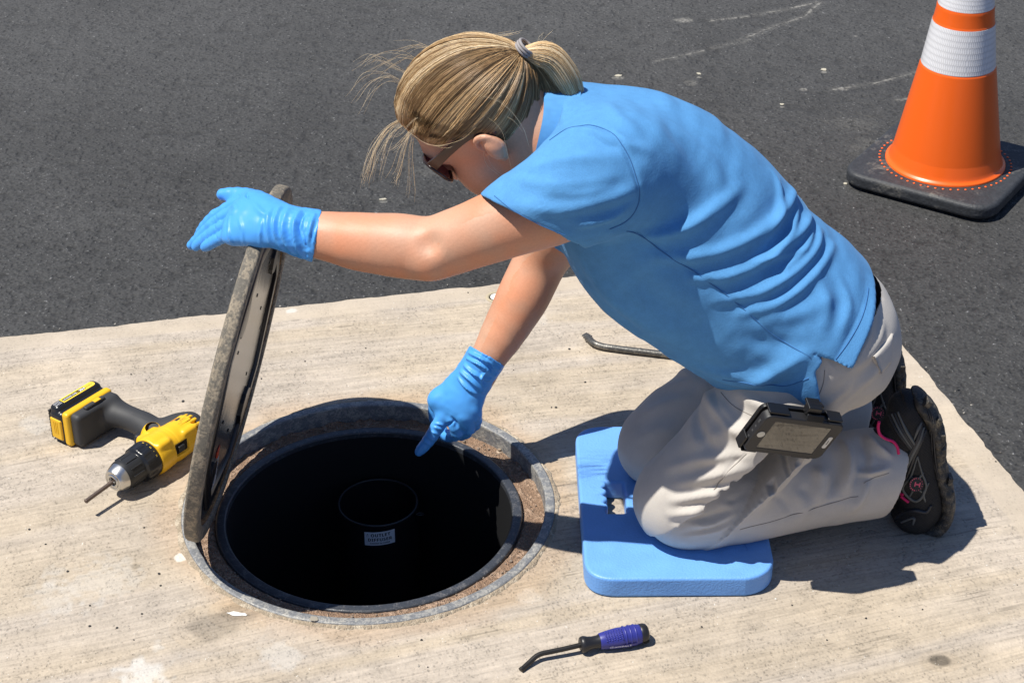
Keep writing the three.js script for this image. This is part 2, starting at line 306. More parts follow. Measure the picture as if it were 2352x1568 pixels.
const concreteTex = (() => {
  const S = 2.0, ox = -1.1, oz = -0.6;
  const n1 = tileNoise(5, 5, 11), n2 = tileNoise(16, 16, 12), n3 = tileNoise(60, 60, 13), n4 = tileNoise(210, 210, 14), n5 = tileNoise(520, 520, 15), n6 = tileNoise(1024, 1024, 16);
  const b1 = tileNoise(7, 160, 21), b2 = tileNoise(14, 420, 22), b3 = tileNoise(30, 90, 23), b4 = tileNoise(4, 60, 24), b5 = tileNoise(26, 760, 25), b6 = tileNoise(44, 540, 26);
  const white = [[415, 1277, 17, .9], [640, 1505, 40, .25], [360, 1485, 20, .3], [335, 1550, 60, .5], [545, 1412, 4, .4], [215, 1340, 90, .2], [670, 715, 14, .5], [130, 1380, 60, .18], [1215, 1370, 25, .2], [1180, 700, 40, .25], [590, 1310, 30, .15], [70, 980, 40, .2], [1240, 730, 35, .2]].map(([x, y, r, a]) => { const p = atY(x, y); return [p.x, p.z, r / 1400, a]; });
  const stains = [[2160, 1518, 26, .6], [310, 1300, 10, .3], [625, 1340, 8, .5], [500, 1440, 60, .28], [560, 1405, 46, .25], [300, 920, 8, .4]].map(([x, y, r, a]) => { const p = atY(x, y); return [p.x, p.z, r / 1450, a]; });
  return { S, ox, oz, ...texFrom(TEXN, TEXN, (u, v, o) => {
    const x = ox + u * S, z = oz + v * S;
    // broom direction: U along, W across; slightly wavy
    const bz = -0.17 - 0.17 * sstep(-0.1, 0.9, z), al = (x + z * bz) / S, ac = (-x * bz + z + 0.010 * n1(u, v) + 0.003 * n2(u, v)) / S;
    const br = 0.55 * b1(al, ac) + 0.45 * b2(al, ac), lines = Math.max(0, b6(al, ac) * 0.7 + b5(al, ac) * 0.30 + b1(al + 0.3, ac) * 0.3 - 0.36) * sstep(-0.5, 0.7, b3(al, ac) + b4(al, ac) * 0.6 + 0.5 * n5(u, v));
    const dL = (x - CORNER.x) * -EDGE_L.z + (z - CORNER.z) * EDGE_L.x, dl = Math.abs(dL), dR = Math.abs((x - CORNER.x) * EDGE_R.z - (z - CORNER.z) * EDGE_R.x);
    const margin = Math.max(sstep(0.056, 0.048, dl + 0.004 * n3(u, v)), sstep(0.062, 0.054, dR + 0.004 * n3(u, v)));
    const k = 1 - margin * 0.8, rough = 1 - margin * 0.55;
    const grain = n5(u, v) * 0.5 + n6(u, v) * 0.4 + n4(u, v) * 0.45, pits = Math.max(0, -(n6(u, v) * 0.8 + n5(u, v) * 0.6 + 0.25 * n3(u, v)) - 0.52) * 2.4;
    let h = 0.58 + rough * 0.20 * grain + k * 0.16 * br - k * 0.45 * lines - rough * 0.2 * pits + 0.05 * n3(u, v);
    const t = 0.5 + 0.5 * clamp(n2(u, v) * 0.7 + n1(u, v) * 0.6 + 0.25 * n3(u, v), -1, 1), yl = clamp(0.5 + 0.9 * b4(al, ac) + 0.5 * n2(u + 0.3, v));
    let r = lerp(0.375, 0.445, t), g = lerp(0.325, 0.384, t), b = lerp(0.252, 0.296, t);
    r = lerp(r, r * 1.03, yl); b = lerp(b * 1.07, b * 0.99, yl);
    if (margin > 0) { r = lerp(r, 0.47, margin * 0.6); g = lerp(g, 0.40, margin * 0.6); b = lerp(b, 0.315, margin * 0.6); }
    const m = (1 + 0.06 * k * br + 0.09 * k * b5(al, ac) + 0.12 * k * b6(al, ac) + 0.11 * grain * rough + 0.05 * n3(u, v) + 0.05 * n2(u, v)) * (1 - 0.5 * clamp(k * lines * 1.9)) * (1 - 0.18 * clamp(rough * pits));
    r *= m; g *= m; b *= m;
    for (const [sx, sz, q, a] of white) { if (Math.abs(x - sx) > 1.8 * q || Math.abs(z - sz) > 1.8 * q) continue; const d = Math.hypot(x - sx, (z - sz) * 1.0) / q; if (d < 1.8) { const w = a * sstep(1.15, 0.45, d + 0.45 * n3(u, v) + 0.4 * n4(u, v)); r = lerp(r, 0.66, w); g = lerp(g, 0.65, w); b = lerp(b, 0.62, w); } }
    for (const [sx, sz, q, a] of stains) { if (Math.abs(x - sx) > 1.8 * q || Math.abs(z - sz) > 1.8 * q) continue; const d = Math.hypot(x - sx, (z - sz) * 1.3) / q; if (d < 1.8) { const w = 1 - a * sstep(1.1, 0.6, d + 0.4 * n3(u, v)); r *= w; g *= w * 0.985; b *= w * 0.96; } }
    const dm = Math.hypot(x - MH.x, z - MH.z); // rusty, lime-washed collar round the frame
    if (dm < 0.40) { const w = sstep(0.375, 0.32, dm + 0.02 * n2(u, v) + 0.012 * n3(u, v)); r *= 1 + 0.02 * w; g *= 1 - 0.07 * w; b *= 1 - 0.16 * w; h -= 0.12 * w * Math.max(0, n3(u, v)); }
    const bf = n6(u, v) > 0.93 && n5(u, v) < -0.62; if (bf) { r *= 0.25; g *= 0.25; b *= 0.27; }
    const wf = n6(u + 0.37, v) > 0.88 && n4(u, v) > 0.3; if (wf) { r = 0.66; g = 0.65; b = 0.62; }
    o[0] = r; o[1] = g; o[2] = b; o[3] = h; o[4] = 0.9;
  }) };
})();
const concreteMat = std({ map: concreteTex.map, bumpMap: concreteTex.bump, bumpScale: 0.0026, roughness: 0.92 });
{
  const e = slabEdge(), hole = rim(0.3145, 180, 0.0016), g = shapeXZ(e, [hole.slice().reverse()]);
  uvXZ(g, concreteTex.ox, concreteTex.oz, concreteTex.S);
  const sk = (l, d) => { const p = [], uv = [], ix = [], n = l.length; l.forEach(([x, z], i) => { p.push(x, 0, z, x, -d, z); const q = [(x - concreteTex.ox) / concreteTex.S, (z - concreteTex.oz) / concreteTex.S]; uv.push(...q, q[0], q[1] + d / 2); }); for (let i = 0; i < n; i++) { const a = 2 * i, b = 2 * ((i + 1) % n); ix.push(a, b, a + 1, b, b + 1, a + 1); } const s = new THREE.BufferGeometry(); s.setAttribute('position', new THREE.Float32BufferAttribute(p, 3)); s.setAttribute('uv', new THREE.Float32BufferAttribute(uv, 2)); s.setIndex(ix); s.computeVertexNormals(); return s.toNonIndexed(); };
  structure('concrete_slab', mergeGeometries([g.toNonIndexed(), sk(e, 0.08), sk(hole, 0.08)]), concreteMat);
}

// ---------------------------------------------------------------- manhole
const nT = (n, s) => tileNoise(n, n, s);
function wearTex(base, wear, amt, seed, bumpAmt = 0.5, freq = 14, sx = 1) {
  const a = tileNoise(freq * sx, freq, seed), b = nT(freq * 4, seed + 1), c = nT(freq * 14, seed + 2);
  return texFrom(512, 512, (u, v, o) => {
    const q = a(u, v) * 0.6 + b(u, v) * 0.45 + c(u, v) * 0.25, w = sstep(-0.05 - amt, 0.80 - amt, q), m = 1 + 0.22 * c(u, v) + 0.12 * b(u, v);
    for (let i = 0; i < 3; i++) o[i] = lerp(base[i], wear[i], w) * m; o[3] = 0.5 + bumpAmt * (0.35 * c(u, v) + 0.3 * b(u, v) + 0.25 * w); o[4] = 0.8;
  });
}
const polar = (g, c, ku, kv) => { // uv by angle and by radius + height round a vertical axis
  const p = g.attributes.position, uv = new Float32Array(p.count * 2); for (let i = 0; i < p.count; i++) { const x = p.getX(i) - c.x, z = p.getZ(i) - c.z; uv[2 * i] = Math.atan2(z, x) * ku; uv[2 * i + 1] = (Math.hypot(x, z) + p.getY(i)) * kv; } g.setAttribute('uv', new THREE.BufferAttribute(uv, 2)); return g; };
const withT = (t, o, bs) => std({ map: t.map, bumpMap: t.bump, bumpScale: bs, ...o });
const ironMat = withT(wearTex([0.19, 0.197, 0.208], [0.33, 0.32, 0.295], 0.2, 31, 0.5, 30), { roughness: 0.6, metalness: 0.2 }, 0.0008);
const dirtMat = withT(wearTex([0.25, 0.16, 0.105], [0.34, 0.235, 0.165], 0.2, 41, 0.9, 14), { roughness: 0.95 }, 0.004);
const pvcMat = withT(wearTex([0.040, 0.045, 0.055], [0.10, 0.10, 0.105], -0.05, 51, 0.4, 30), { roughness: 0.38 }, 0.0004);
const blackMat = phys({ color: C3(0.012, 0.012, 0.014), roughness: 0.42 });
{
  const f = thing('manhole', 'open round manhole with grey iron rim set flush in the concrete slab', 'manhole', MH.clone());
  const o = V(0, 0, 0);
  mesh('rim', boxUV(lathe([[0.3125, -0.06], [0.3125, 0.001], [0.3115, 0.0035], [0.309, 0.0045], [0.2985, 0.0045], [0.2965, 0.0035], [0.2955, 0.001], [0.2955, -0.034]], 160), 3), ironMat, f);
  const ledge = lathe([[0.2955, -0.0285], [0.289, -0.031], [0.280, -0.0325], [0.270, -0.0318], [0.262, -0.031], [0.256, -0.036]], 200);
  displace(ledge, (x, y, z) => 0.0016 * noise3(x * 60, y * 60, z * 60) + 0.0012 * noise3(x * 170, 3, z * 170) + 0.002 * Math.max(0, noise3(x * 14, 8, z * 14)));
  { const p = ledge.attributes.position; for (let i = 0; i < p.count; i++) { const s = p.getZ(i) / 0.275, q = Math.hypot(p.getX(i), p.getZ(i)); if (q < 0.2953) p.setY(i, p.getY(i) + 0.004 + 0.010 * sstep(-0.2, 0.9, s)); } ledge.computeVertexNormals(); }
  mesh('ledge', boxUV(ledge, 4), dirtMat, f, 'rusty dirt-covered ledge inside the rim');
  mesh('riser_ring', boxUV(lathe([[0.2575, -0.05], [0.2575, -0.020], [0.256, -0.0175], [0.2535, -0.0165], [0.2435, -0.0165], [0.2415, -0.0175], [0.240, -0.020], [0.240, -0.05]], 160), 4), pvcMat, f, 'dark plastic riser ring around the opening');
  { const N = 220, pos = [], ix = []; // broken mortar round the rim
    for (let i = 0; i < N; i++) { const a = i / N * 6.28318, c = Math.cos(a), s = Math.sin(a), n = noise3(c * 14, s * 14, 2), m = noise3(c * 40, s * 40, 6); for (const [q, y] of [[0.3122, 0.0022 + 0.0012 * n], [0.3155 + 0.0022 * n + 0.001 * m, 0.0030 + 0.0012 * m], [0.3185 + 0.003 * n + 0.0015 * m, 0.0012 + 0.0008 * m], [0.3215 + 0.004 * n + 0.002 * m, -0.001]]) pos.push(c * q, y, s * q); }
    for (let i = 0; i < N; i++) for (let k = 0; k < 3; k++) { const a = i * 4 + k, b = ((i + 1) % N) * 4 + k; ix.push(a, a + 1, b, b, a + 1, b + 1); }
    const g = new THREE.BufferGeometry(); g.setAttribute('position', new THREE.Float32BufferAttribute(pos, 3)); g.setIndex(ix); g.computeVertexNormals(); mesh('mortar_collar', boxUV(g, 3), withT(wearTex([0.31, 0.25, 0.18], [0.42, 0.36, 0.275], 0.1, 131, 0.9, 20), { roughness: 0.95 }, 0.002), f); }
  // scraps of dirt and one screw on the ledge
  const g = [], r = rng(9);
  for (let i = 0; i < 260; i++) { const a = r() * 6.283, q = 0.259 + r() * 0.033, s = 0.0008 + r() * r() * 0.0028, e = new THREE.IcosahedronGeometry(s, 0); placed(e, V(Math.cos(a) * q, -0.0275 + 0.010 * sstep(-0.2, 0.9, Math.sin(a) * q / 0.275) + s * 0.4, Math.sin(a) * q), [r() * 3, r() * 3, r() * 3]); g.push(e); }
  const grit = mesh('grit', merge(g), std({ color: C3(0.24, 0.19, 0.15), roughness: 0.95 }), f); grit.userData.kind = 'stuff';
  const sp = atY(1147, 1040, -0.03).sub(MH), sc = merge([placed(lathe([[0, 0.004], [0.0055, 0.003], [0.0075, 0], [0.0075, -0.003]], 12), V(0, 0, 0)), placed(new THREE.CylinderGeometry(0.003, 0.003, 0.006, 6), V(0, 0.004, 0))]); sc.translate(sp.x, -0.029, sp.z);
  mesh('screw', sc, std({ color: C3(0.35, 0.27, 0.2), roughness: 0.6, metalness: 0.4 }), f);
}
{
  const wall = lathe([[0.2398, -0.027], [0.2398, -0.09], [0.2398, -0.10], [0.2398, -1.35]], 128); wall.translate(MH.x, 0, MH.z);
  const ribs = [wall]; for (const y of []) { const t = new THREE.TorusGeometry(0.2395, 0.003, 6, 128); t.rotateX(Math.PI / 2); t.translate(MH.x, y, MH.z); ribs.push(t); }
  structure('shaft_wall', merge(ribs), phys({ color: C3(0.016, 0.0165, 0.018), roughness: 0.6, specularIntensity: 0.4 }));
  const floor = new THREE.CircleGeometry(0.26, 64); floor.rotateX(-Math.PI / 2); floor.translate(MH.x, -1.35, MH.z); structure('shaft_floor', floor, std({ color: C3(0.03, 0.028, 0.026), roughness: 0.6 }));
  const soil = lathe([[0.312, -0.06], [0.312, -0.3], [0.2402, -0.3]], 64); soil.translate(MH.x, 0, MH.z); structure('shaft_surround', soil, dirtMat);
  // outlet pipe standing in the shaft, with its sticker
  const c = atY(868, 1153, -0.105), R = 0.0715, pz = thing('outlet_pipe', 'black upright outlet pipe standing inside the open manhole, white sticker on its side', 'pipe', V(c.x, -1.35, c.z));
  const pg = lathe([[R - 0.004, 0.8], [R - 0.004, 1.2425], [R - 0.0025, 1.245], [R - 0.0008, 1.2445], [R, 1.243], [R, 0]], 64);
  mesh('pipe', pg, phys({ color: C3(0.012, 0.012, 0.015), roughness: 0.38 }), pz);
  mesh('lip', (() => { const t = new THREE.TorusGeometry(R - 0.002, 0.0022, 8, 80); t.rotateX(Math.PI / 2); t.translate(0, 1.244, 0); return t; })(), phys({ color: C3(0.016, 0.017, 0.02), roughness: 0.45 }), pz);
  const rg = new THREE.TorusGeometry(0.007, 0.0012, 6, 20); rg.rotateX(1.2); rg.translate(R + 0.004, 1.241, 0.03); mesh('hang_loop', rg, blackMat, pz);
  const tex = canvasTex(512, 256, (x, w, h) => {
    x.fillStyle = '#f4f6fa'; x.fillRect(0, 0, w, h); x.fillStyle = '#14161c'; x.textAlign = 'center';
    x.font = 'bold 92px sans-serif'; x.save(); x.translate(270, 92); x.scale(0.98, 0.86); x.fillText('OUTLET', 0, 0); x.restore(); x.save(); x.translate(258, 176); x.scale(0.96, 0.86); x.fillText('DIFFUSER', 0, 0); x.restore();
    x.font = 'bold 40px sans-serif'; x.fillText('Connect to outlet', 256, 230); x.strokeStyle = '#33363c'; x.lineWidth = 4; x.beginPath(); x.moveTo(42, 96); x.quadraticCurveTo(36, 50, 60, 34); x.lineTo(66, 92); x.stroke();
  });
  // sticker wraps the pipe's front; round corners
  const ly = 1.35 - 0.131, hw = 0.027, hh = 0.0145, N = 24, sh = new THREE.Shape(); const rr = 0.003;
  sh.moveTo(-hw + rr, -hh); sh.lineTo(hw - rr, -hh); sh.quadraticCurveTo(hw, -hh, hw, -hh + rr); sh.lineTo(hw, hh - rr); sh.quadraticCurveTo(hw, hh, hw - rr, hh); sh.lineTo(-hw + rr, hh); sh.quadraticCurveTo(-hw, hh, -hw, hh - rr); sh.lineTo(-hw, -hh + rr); sh.quadraticCurveTo(-hw, -hh, -hw + rr, -hh);
  const grid = new THREE.PlaneGeometry(2 * hw, 2 * hh, N, 2), p = grid.attributes.position;
  for (let i = 0; i < p.count; i++) { const x = p.getX(i), y = p.getY(i), a = x / R + 0.09; p.setXYZ(i, Math.sin(a) * (R + 0.0006), ly + y + 0.0016 * (x / hw), Math.cos(a) * (R + 0.0006)); }
  grid.computeVertexNormals(); mesh('sticker', grid, std({ map: tex, roughness: 0.45 }), pz, 'white sticker reading OUTLET DIFFUSER');
}
// ---------------------------------------------------------------- manhole lid, held up on its edge
const LID_R = 0.2935, LID_T = 0.0225, LID_C = V(-0.437, 0.277, 0.516), LID_N = V(0.9685, -0.234, 0.088).normalize();
const LID_A = V(0, 0, 0).crossVectors(LID_N, V(0, 1, 0)).normalize(), LID_B = V(0, 0, 0).crossVectors(LID_A, LID_N).normalize();
const LID_LOW = LID_C.clone().addScaledVector(LID_B, -LID_R);
{
  const l = thing('manhole_cover', 'round weathered manhole cover stood up on edge and held by the gloved hand', 'manhole cover', LID_LOW.clone());
  const lid = (g) => framed(g, LID_C, LID_B, LID_N, LID_A.clone().negate());   // lathe axis y becomes the underside direction
  const T = LID_T / 2, R = LID_R;
  const rimTex = wearTex([0.135, 0.122, 0.100], [0.27, 0.225, 0.165], 0.24, 61, 0.5, 40, 1), rimMat = withT(rimTex, { roughness: 0.8 }, 0.0008);
  wpart('body', lid(boxUV(lathe([[0, -T], [R - 0.006, -T], [R - 0.002, -T + 0.0015], [R, -T + 0.005], [R, T - 0.005], [R - 0.002, T - 0.0015], [R - 0.005, T], [0.2685, T], [0.266, T - 0.003], [0.265, T - 0.014]], 180), 2.4)), rimMat, l);
  wpart('gasket', lid(boxUV(lathe([[0.2652, T - 0.004], [0.262, T - 0.0035], [0.259, T - 0.007], [0.2575, T - 0.014]], 160), 5)), withT(wearTex([0.14, 0.075, 0.025], [0.30, 0.17, 0.07], 0.1, 71), { roughness: 0.9 }, 0.002), l, 'rusty brown gasket inside the lid rim');
  const shiny = phys({ color: C3(0.020, 0.021, 0.024), roughness: 0.2, specularIntensity: 0.55, specularColor: C3(0.85, 0.75, 0.62), bumpMap: wearTex([0.5, 0.5, 0.5], [0.5, 0.5, 0.5], 0, 81, 0.5, 5, 8).bump, bumpScale: 0.0004 });
  const dark = phys({ color: C3(0.011, 0.011, 0.013), roughness: 0.35 });
  wpart('underside_panel', lid(boxUV(lathe([[0.2578, T - 0.010], [0.2565, T - 0.0072], [0.2, T - 0.0070], [0.0, T - 0.0070]], 120), 1)), shiny, l, 'glossy black underside panel reflecting the slab');
  // raised stiffening frame, eight-sided, and corner lugs
  const fr = lathe([[0.218, T - 0.0068], [0.219, T - 0.003], [0.221, T - 0.0015], [0.238, T - 0.0015], [0.242, T - 0.003], [0.243, T - 0.0068]], 8); fr.rotateY(0.2);
  wpart('stiffening_frame', lid(fr.toNonIndexed()), dark, l);
  for (let i = 0; i < 4; i++) {
    const a = 0.62 + i * Math.PI / 2, s = new THREE.Shape([[-0.036, 0], [0.036, 0], [0.026, -0.034], [0.008, -0.046], [-0.008, -0.046], [-0.026, -0.034]].map(([x, y]) => new THREE.Vector2(x, y)));
    const e = new THREE.ExtrudeGeometry(s, { depth: 0.011, bevelEnabled: true, bevelSize: 0.0015, bevelThickness: 0.0015, bevelSegments: 2 }); e.rotateX(-Math.PI / 2); e.translate(0, T - 0.0140, -0.214); e.rotateY(a);
    wpart('lug', lid(e), dark, l);
  }
  const holes = []; for (let i = 0; i < 12; i++) { const a = i / 12 * 6.283 + 0.2, q = i % 2 ? 0.17 : 0.12; const h = new THREE.CylinderGeometry(0.0030, 0.0030, 0.0014, 12); h.translate(Math.cos(a) * q, T - 0.0066, Math.sin(a) * q); holes.push(h); }
  for (const h of holes) wpart('rivet', lid(h), dark, l);
  const plate = (x, z, w, d, mat, nm, lab) => { const b = rbox(w, 0.0012, d, 0.0004, 2); b.translate(x, T - 0.0062, z); wpart(nm, lid(b), mat, l, lab); };
  // lid axes: x up the lid, z towards the viewer
  const pale = std({ color: C3(0.4, 0.4, 0.41), roughness: 0.5 });
  plate(-0.10, -0.115, 0.022, 0.020, std({ color: C3(0.55, 0.06, 0.02), roughness: 0.5 }), 'red_label', 'small red label plate');
  for (let i = 0; i < 4; i++) plate(-0.126 - i * 0.017, -0.105 + i * 0.004, 0.013, 0.024 + 0.002 * i, pale, 'pale_label');
}

// ---------------------------------------------------------------- kneeling pad
const foamTex = (() => { const a = nT(90, 91), b = nT(9, 92); return texFrom(512, 512, (u, v, o) => { const m = 1 + 0.02 * a(u, v) + 0.05 * b(u, v); o[0] = 0.14 * m; o[1] = 0.35 * m; o[2] = 0.76 * m; o[3] = 0.5 + 0.12 * a(u, v) + 0.2 * b(u, v); o[4] = 0.7; }); })();
const PAD_H = 0.037;
{
  const t = thing('kneeling_pad', 'thick sky blue foam kneeling pad with a scalloped hand hole, under the knees', 'kneeling pad', V(0.262, 0, 0.553), 0.012);
  const hw = 0.150, hd = 0.2125, r = 0.045, s = new THREE.Shape(), bev = 0.005, w = hw - bev, d = hd - bev;
  s.moveTo(-w + r, -d); s.lineTo(w - r, -d); s.quadraticCurveTo(w - 0.006, -d + 0.006, w, -d + r); s.lineTo(w, d - r); s.quadraticCurveTo(w, d, w - r, d); s.lineTo(-w + r, d); s.quadraticCurveTo(-w, d, -w, d - r); s.lineTo(-w, -d + r); s.quadraticCurveTo(-w, -d, -w + r, -d);
  // hole: shape y is -z (up the picture)
  const cx = -0.091, cy = 0.003, hx = 0.0215, hy = 0.0485, h = new THREE.Path(); h.moveTo(cx + hx, cy - hy + 0.012); h.quadraticCurveTo(cx + hx, cy - hy, cx + hx - 0.012, cy - hy); h.lineTo(cx - hx + 0.008, cy - hy); h.quadraticCurveTo(cx - hx, cy - hy, cx - hx, cy - hy + 0.008);
  for (let i = 0; i < 4; i++) { const y0 = cy - hy + 0.010 + i * 0.0205; h.quadraticCurveTo(cx - hx - 0.0045, y0 + 0.006, cx - hx + 0.0015, y0 + 0.0125); h.quadraticCurveTo(cx - hx + 0.006, y0 + 0.017, cx - hx - 0.0005, y0 + 0.0205); }
  h.quadraticCurveTo(cx - hx, cy + hy, cx - hx + 0.012, cy + hy); h.lineTo(cx + hx - 0.012, cy + hy); h.quadraticCurveTo(cx + hx, cy + hy, cx + hx, cy + hy - 0.012); h.lineTo(cx + hx, cy - hy + 0.012);
  s.holes.push(h);
  let g = new THREE.ExtrudeGeometry(s, { depth: PAD_H - 2 * bev, bevelEnabled: true, bevelSize: bev, bevelThickness: bev, bevelSegments: 4, curveSegments: 14 }); g.rotateX(-Math.PI / 2); g.translate(0, bev, 0);
  mesh('pad', boxUV(g, 5), std({ map: foamTex.map, bumpMap: foamTex.bump, bumpScale: 0.0012, roughness: 0.48 }), t);
  // pressed creases near the front right corner
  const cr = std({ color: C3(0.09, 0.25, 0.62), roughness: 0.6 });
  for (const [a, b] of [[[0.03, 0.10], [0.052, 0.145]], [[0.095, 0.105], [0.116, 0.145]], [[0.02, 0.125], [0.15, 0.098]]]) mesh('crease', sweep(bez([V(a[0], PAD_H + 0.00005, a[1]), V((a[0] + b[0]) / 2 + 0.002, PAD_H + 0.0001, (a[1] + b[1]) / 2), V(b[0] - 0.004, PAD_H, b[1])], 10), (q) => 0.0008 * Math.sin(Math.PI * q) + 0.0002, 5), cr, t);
}
// ---------------------------------------------------------------- traffic cone
{
  const c = V(0.968, -0.006, -0.717), t = thing('traffic_cone', 'orange traffic cone with white reflective bands on a black rubber base', 'traffic cone', c);
  const orange = phys({ color: C3(0.86, 0.125, 0.006), roughness: 0.36, clearcoat: 0.2, clearcoatRoughness: 0.25 });
  const ang = 0.585, q = 0.176, r = 0.05, bev = 0.010, w = q - bev, s = new THREE.Shape();
  s.moveTo(-w + r, -w); s.lineTo(w - r, -w); s.quadraticCurveTo(w, -w, w, -w + r); s.lineTo(w, w - r); s.quadraticCurveTo(w, w, w - r, w); s.lineTo(-w + r, w); s.quadraticCurveTo(-w, w, -w, w - r); s.lineTo(-w, -w + r); s.quadraticCurveTo(-w, -w, -w + r, -w);
  const b = new THREE.ExtrudeGeometry(s, { depth: 0.027 - 2 * bev + 0.006, bevelEnabled: true, bevelSize: bev, bevelThickness: bev, bevelSegments: 5, curveSegments: 12 }); b.rotateX(-Math.PI / 2); b.translate(0, bev + 0.006, 0); b.rotateY(-ang);
  const rub = wearTex([0.03, 0.033, 0.038], [0.10, 0.095, 0.085], -0.22, 101, 0.5, 8);
  mesh('base', boxUV(b, 2.5), withT(rub, { roughness: 0.62 }, 0.0012), t);
  for (const [x, z] of [[-1, -1], [1, -1], [1, 1], [-1, 1]]) { const f = rbox(0.05, 0.008, 0.05, 0.003); f.rotateY(-ang); const e = V(x * 0.12, 0.004, z * 0.12).applyAxisAngle(V(0, 1, 0), -ang); f.translate(e.x, e.y, e.z); mesh('foot', f, std({ color: C3(0.02, 0.02, 0.022), roughness: 0.7 }), t); }
  const y0 = 0.0395;
  const cone = lathe([[0.132, y0 - 0.002], [0.132, y0 + 0.0025], [0.130, y0 + 0.0045], [0.1265, y0 + 0.006], [0.1235, y0 + 0.010], [0.1220, y0 + 0.017], [0.1165, 0.075], [0.1164, 0.077], [0.0822, 0.270], [0.0812, 0.2725], [0.0792, 0.2755], [0.0664, 0.372], [0.0654, 0.375], [0.0642, 0.378], [0.0612, 0.402], [0.0612, 0.408], [0.0590, 0.411], [0.0480, 0.480], [0.0475, 0.49], [0.0300, 0.69], [0.0270, 0.71], [0.0220, 0.712], [0.0220, 0.70]], 128);
  mesh('cone', cone, orange, t);
  const refl = (() => { // honeycomb of the retroreflective sheeting
    return texFrom(512, 256, (u, v, o) => {
      const X = u * 64, Y = v * 22, row = Math.floor(Y), fx = ((X + (row & 1) * 0.5) % 1) - 0.5, fy = (Y % 1) - 0.5, e = Math.max(Math.abs(fx) * 1.05 + Math.abs(fy) * 0.45, Math.abs(fy)), k = sstep(0.33, 0.47, e);
      const a = lerp(0.80, 0.62, k); o[0] = a; o[1] = a * 1.0; o[2] = a * 1.03; o[3] = 0.5 + 0.4 * k; o[4] = 0.3; });
  })();
  refl.map.repeat.set(1.6, 1); refl.bump.repeat.set(1.6, 1);
  const rm = phys({ map: refl.map, bumpMap: refl.bump, bumpScale: 0.0004, roughness: 0.32, clearcoat: 0.5, clearcoatRoughness: 0.15 });
  mesh('reflective_band', lathe([[0.0797, 0.2745], [0.0803, 0.2765], [0.0671, 0.3715], [0.0664, 0.3725]], 128), rm, t, 'wide white reflective band');
  mesh('reflective_band', lathe([[0.0594, 0.4095], [0.0598, 0.4115], [0.0486, 0.4795], [0.0480, 0.480]], 128), rm, t, 'upper white reflective band');
  for (let i = 0; i < 56; i++) { const a = i / 56 * 6.2832, d = new THREE.SphereGeometry(0.0028, 8, 6); d.scale(1, 0.45, 1); d.translate(Math.cos(a) * 0.1445, y0 + 0.0002, Math.sin(a) * 0.1445); mesh('orange_dot', d, orange, t); }
}
// ---------------------------------------------------------------- pry bar behind the knees
{
  const P = [[1345, 770, 0.004], [1353, 779, 0.006], [1366, 789, 0.008], [1382, 795, 0.0075], [1420, 801, 0.0075], [1520, 813, 0.0075], [1640, 828, 0.0075]].map(([x, y, h]) => atY(x, y, h));
  const t = thing('pry_bar', 'dark steel pry bar with a bent tip lying on the slab behind the knees', 'pry bar', V(P[0].x, 0, P[0].z));
  const g = sweep(bez(P, 40), (q) => lerp(0.0022, 0.0068, sstep(0, 0.10, q)), 8), p = g.attributes.position;
  const steel = withT(wearTex([0.10, 0.098, 0.093], [0.20, 0.19, 0.17], 0.1, 111), { roughness: 0.45, metalness: 0.6 }, 0.0004);
  wpart('shaft', boxUV(g.toNonIndexed(), 8), steel, t);
  const tip = rbox(0.016, 0.003, 0.014, 0.001); placed(tip, P[0].clone().add(V(0.003, 0.0005, 0.003)), [0, -0.75, -0.1]); wpart('blade_tip', boxUV(tip, 8), steel, t);
}
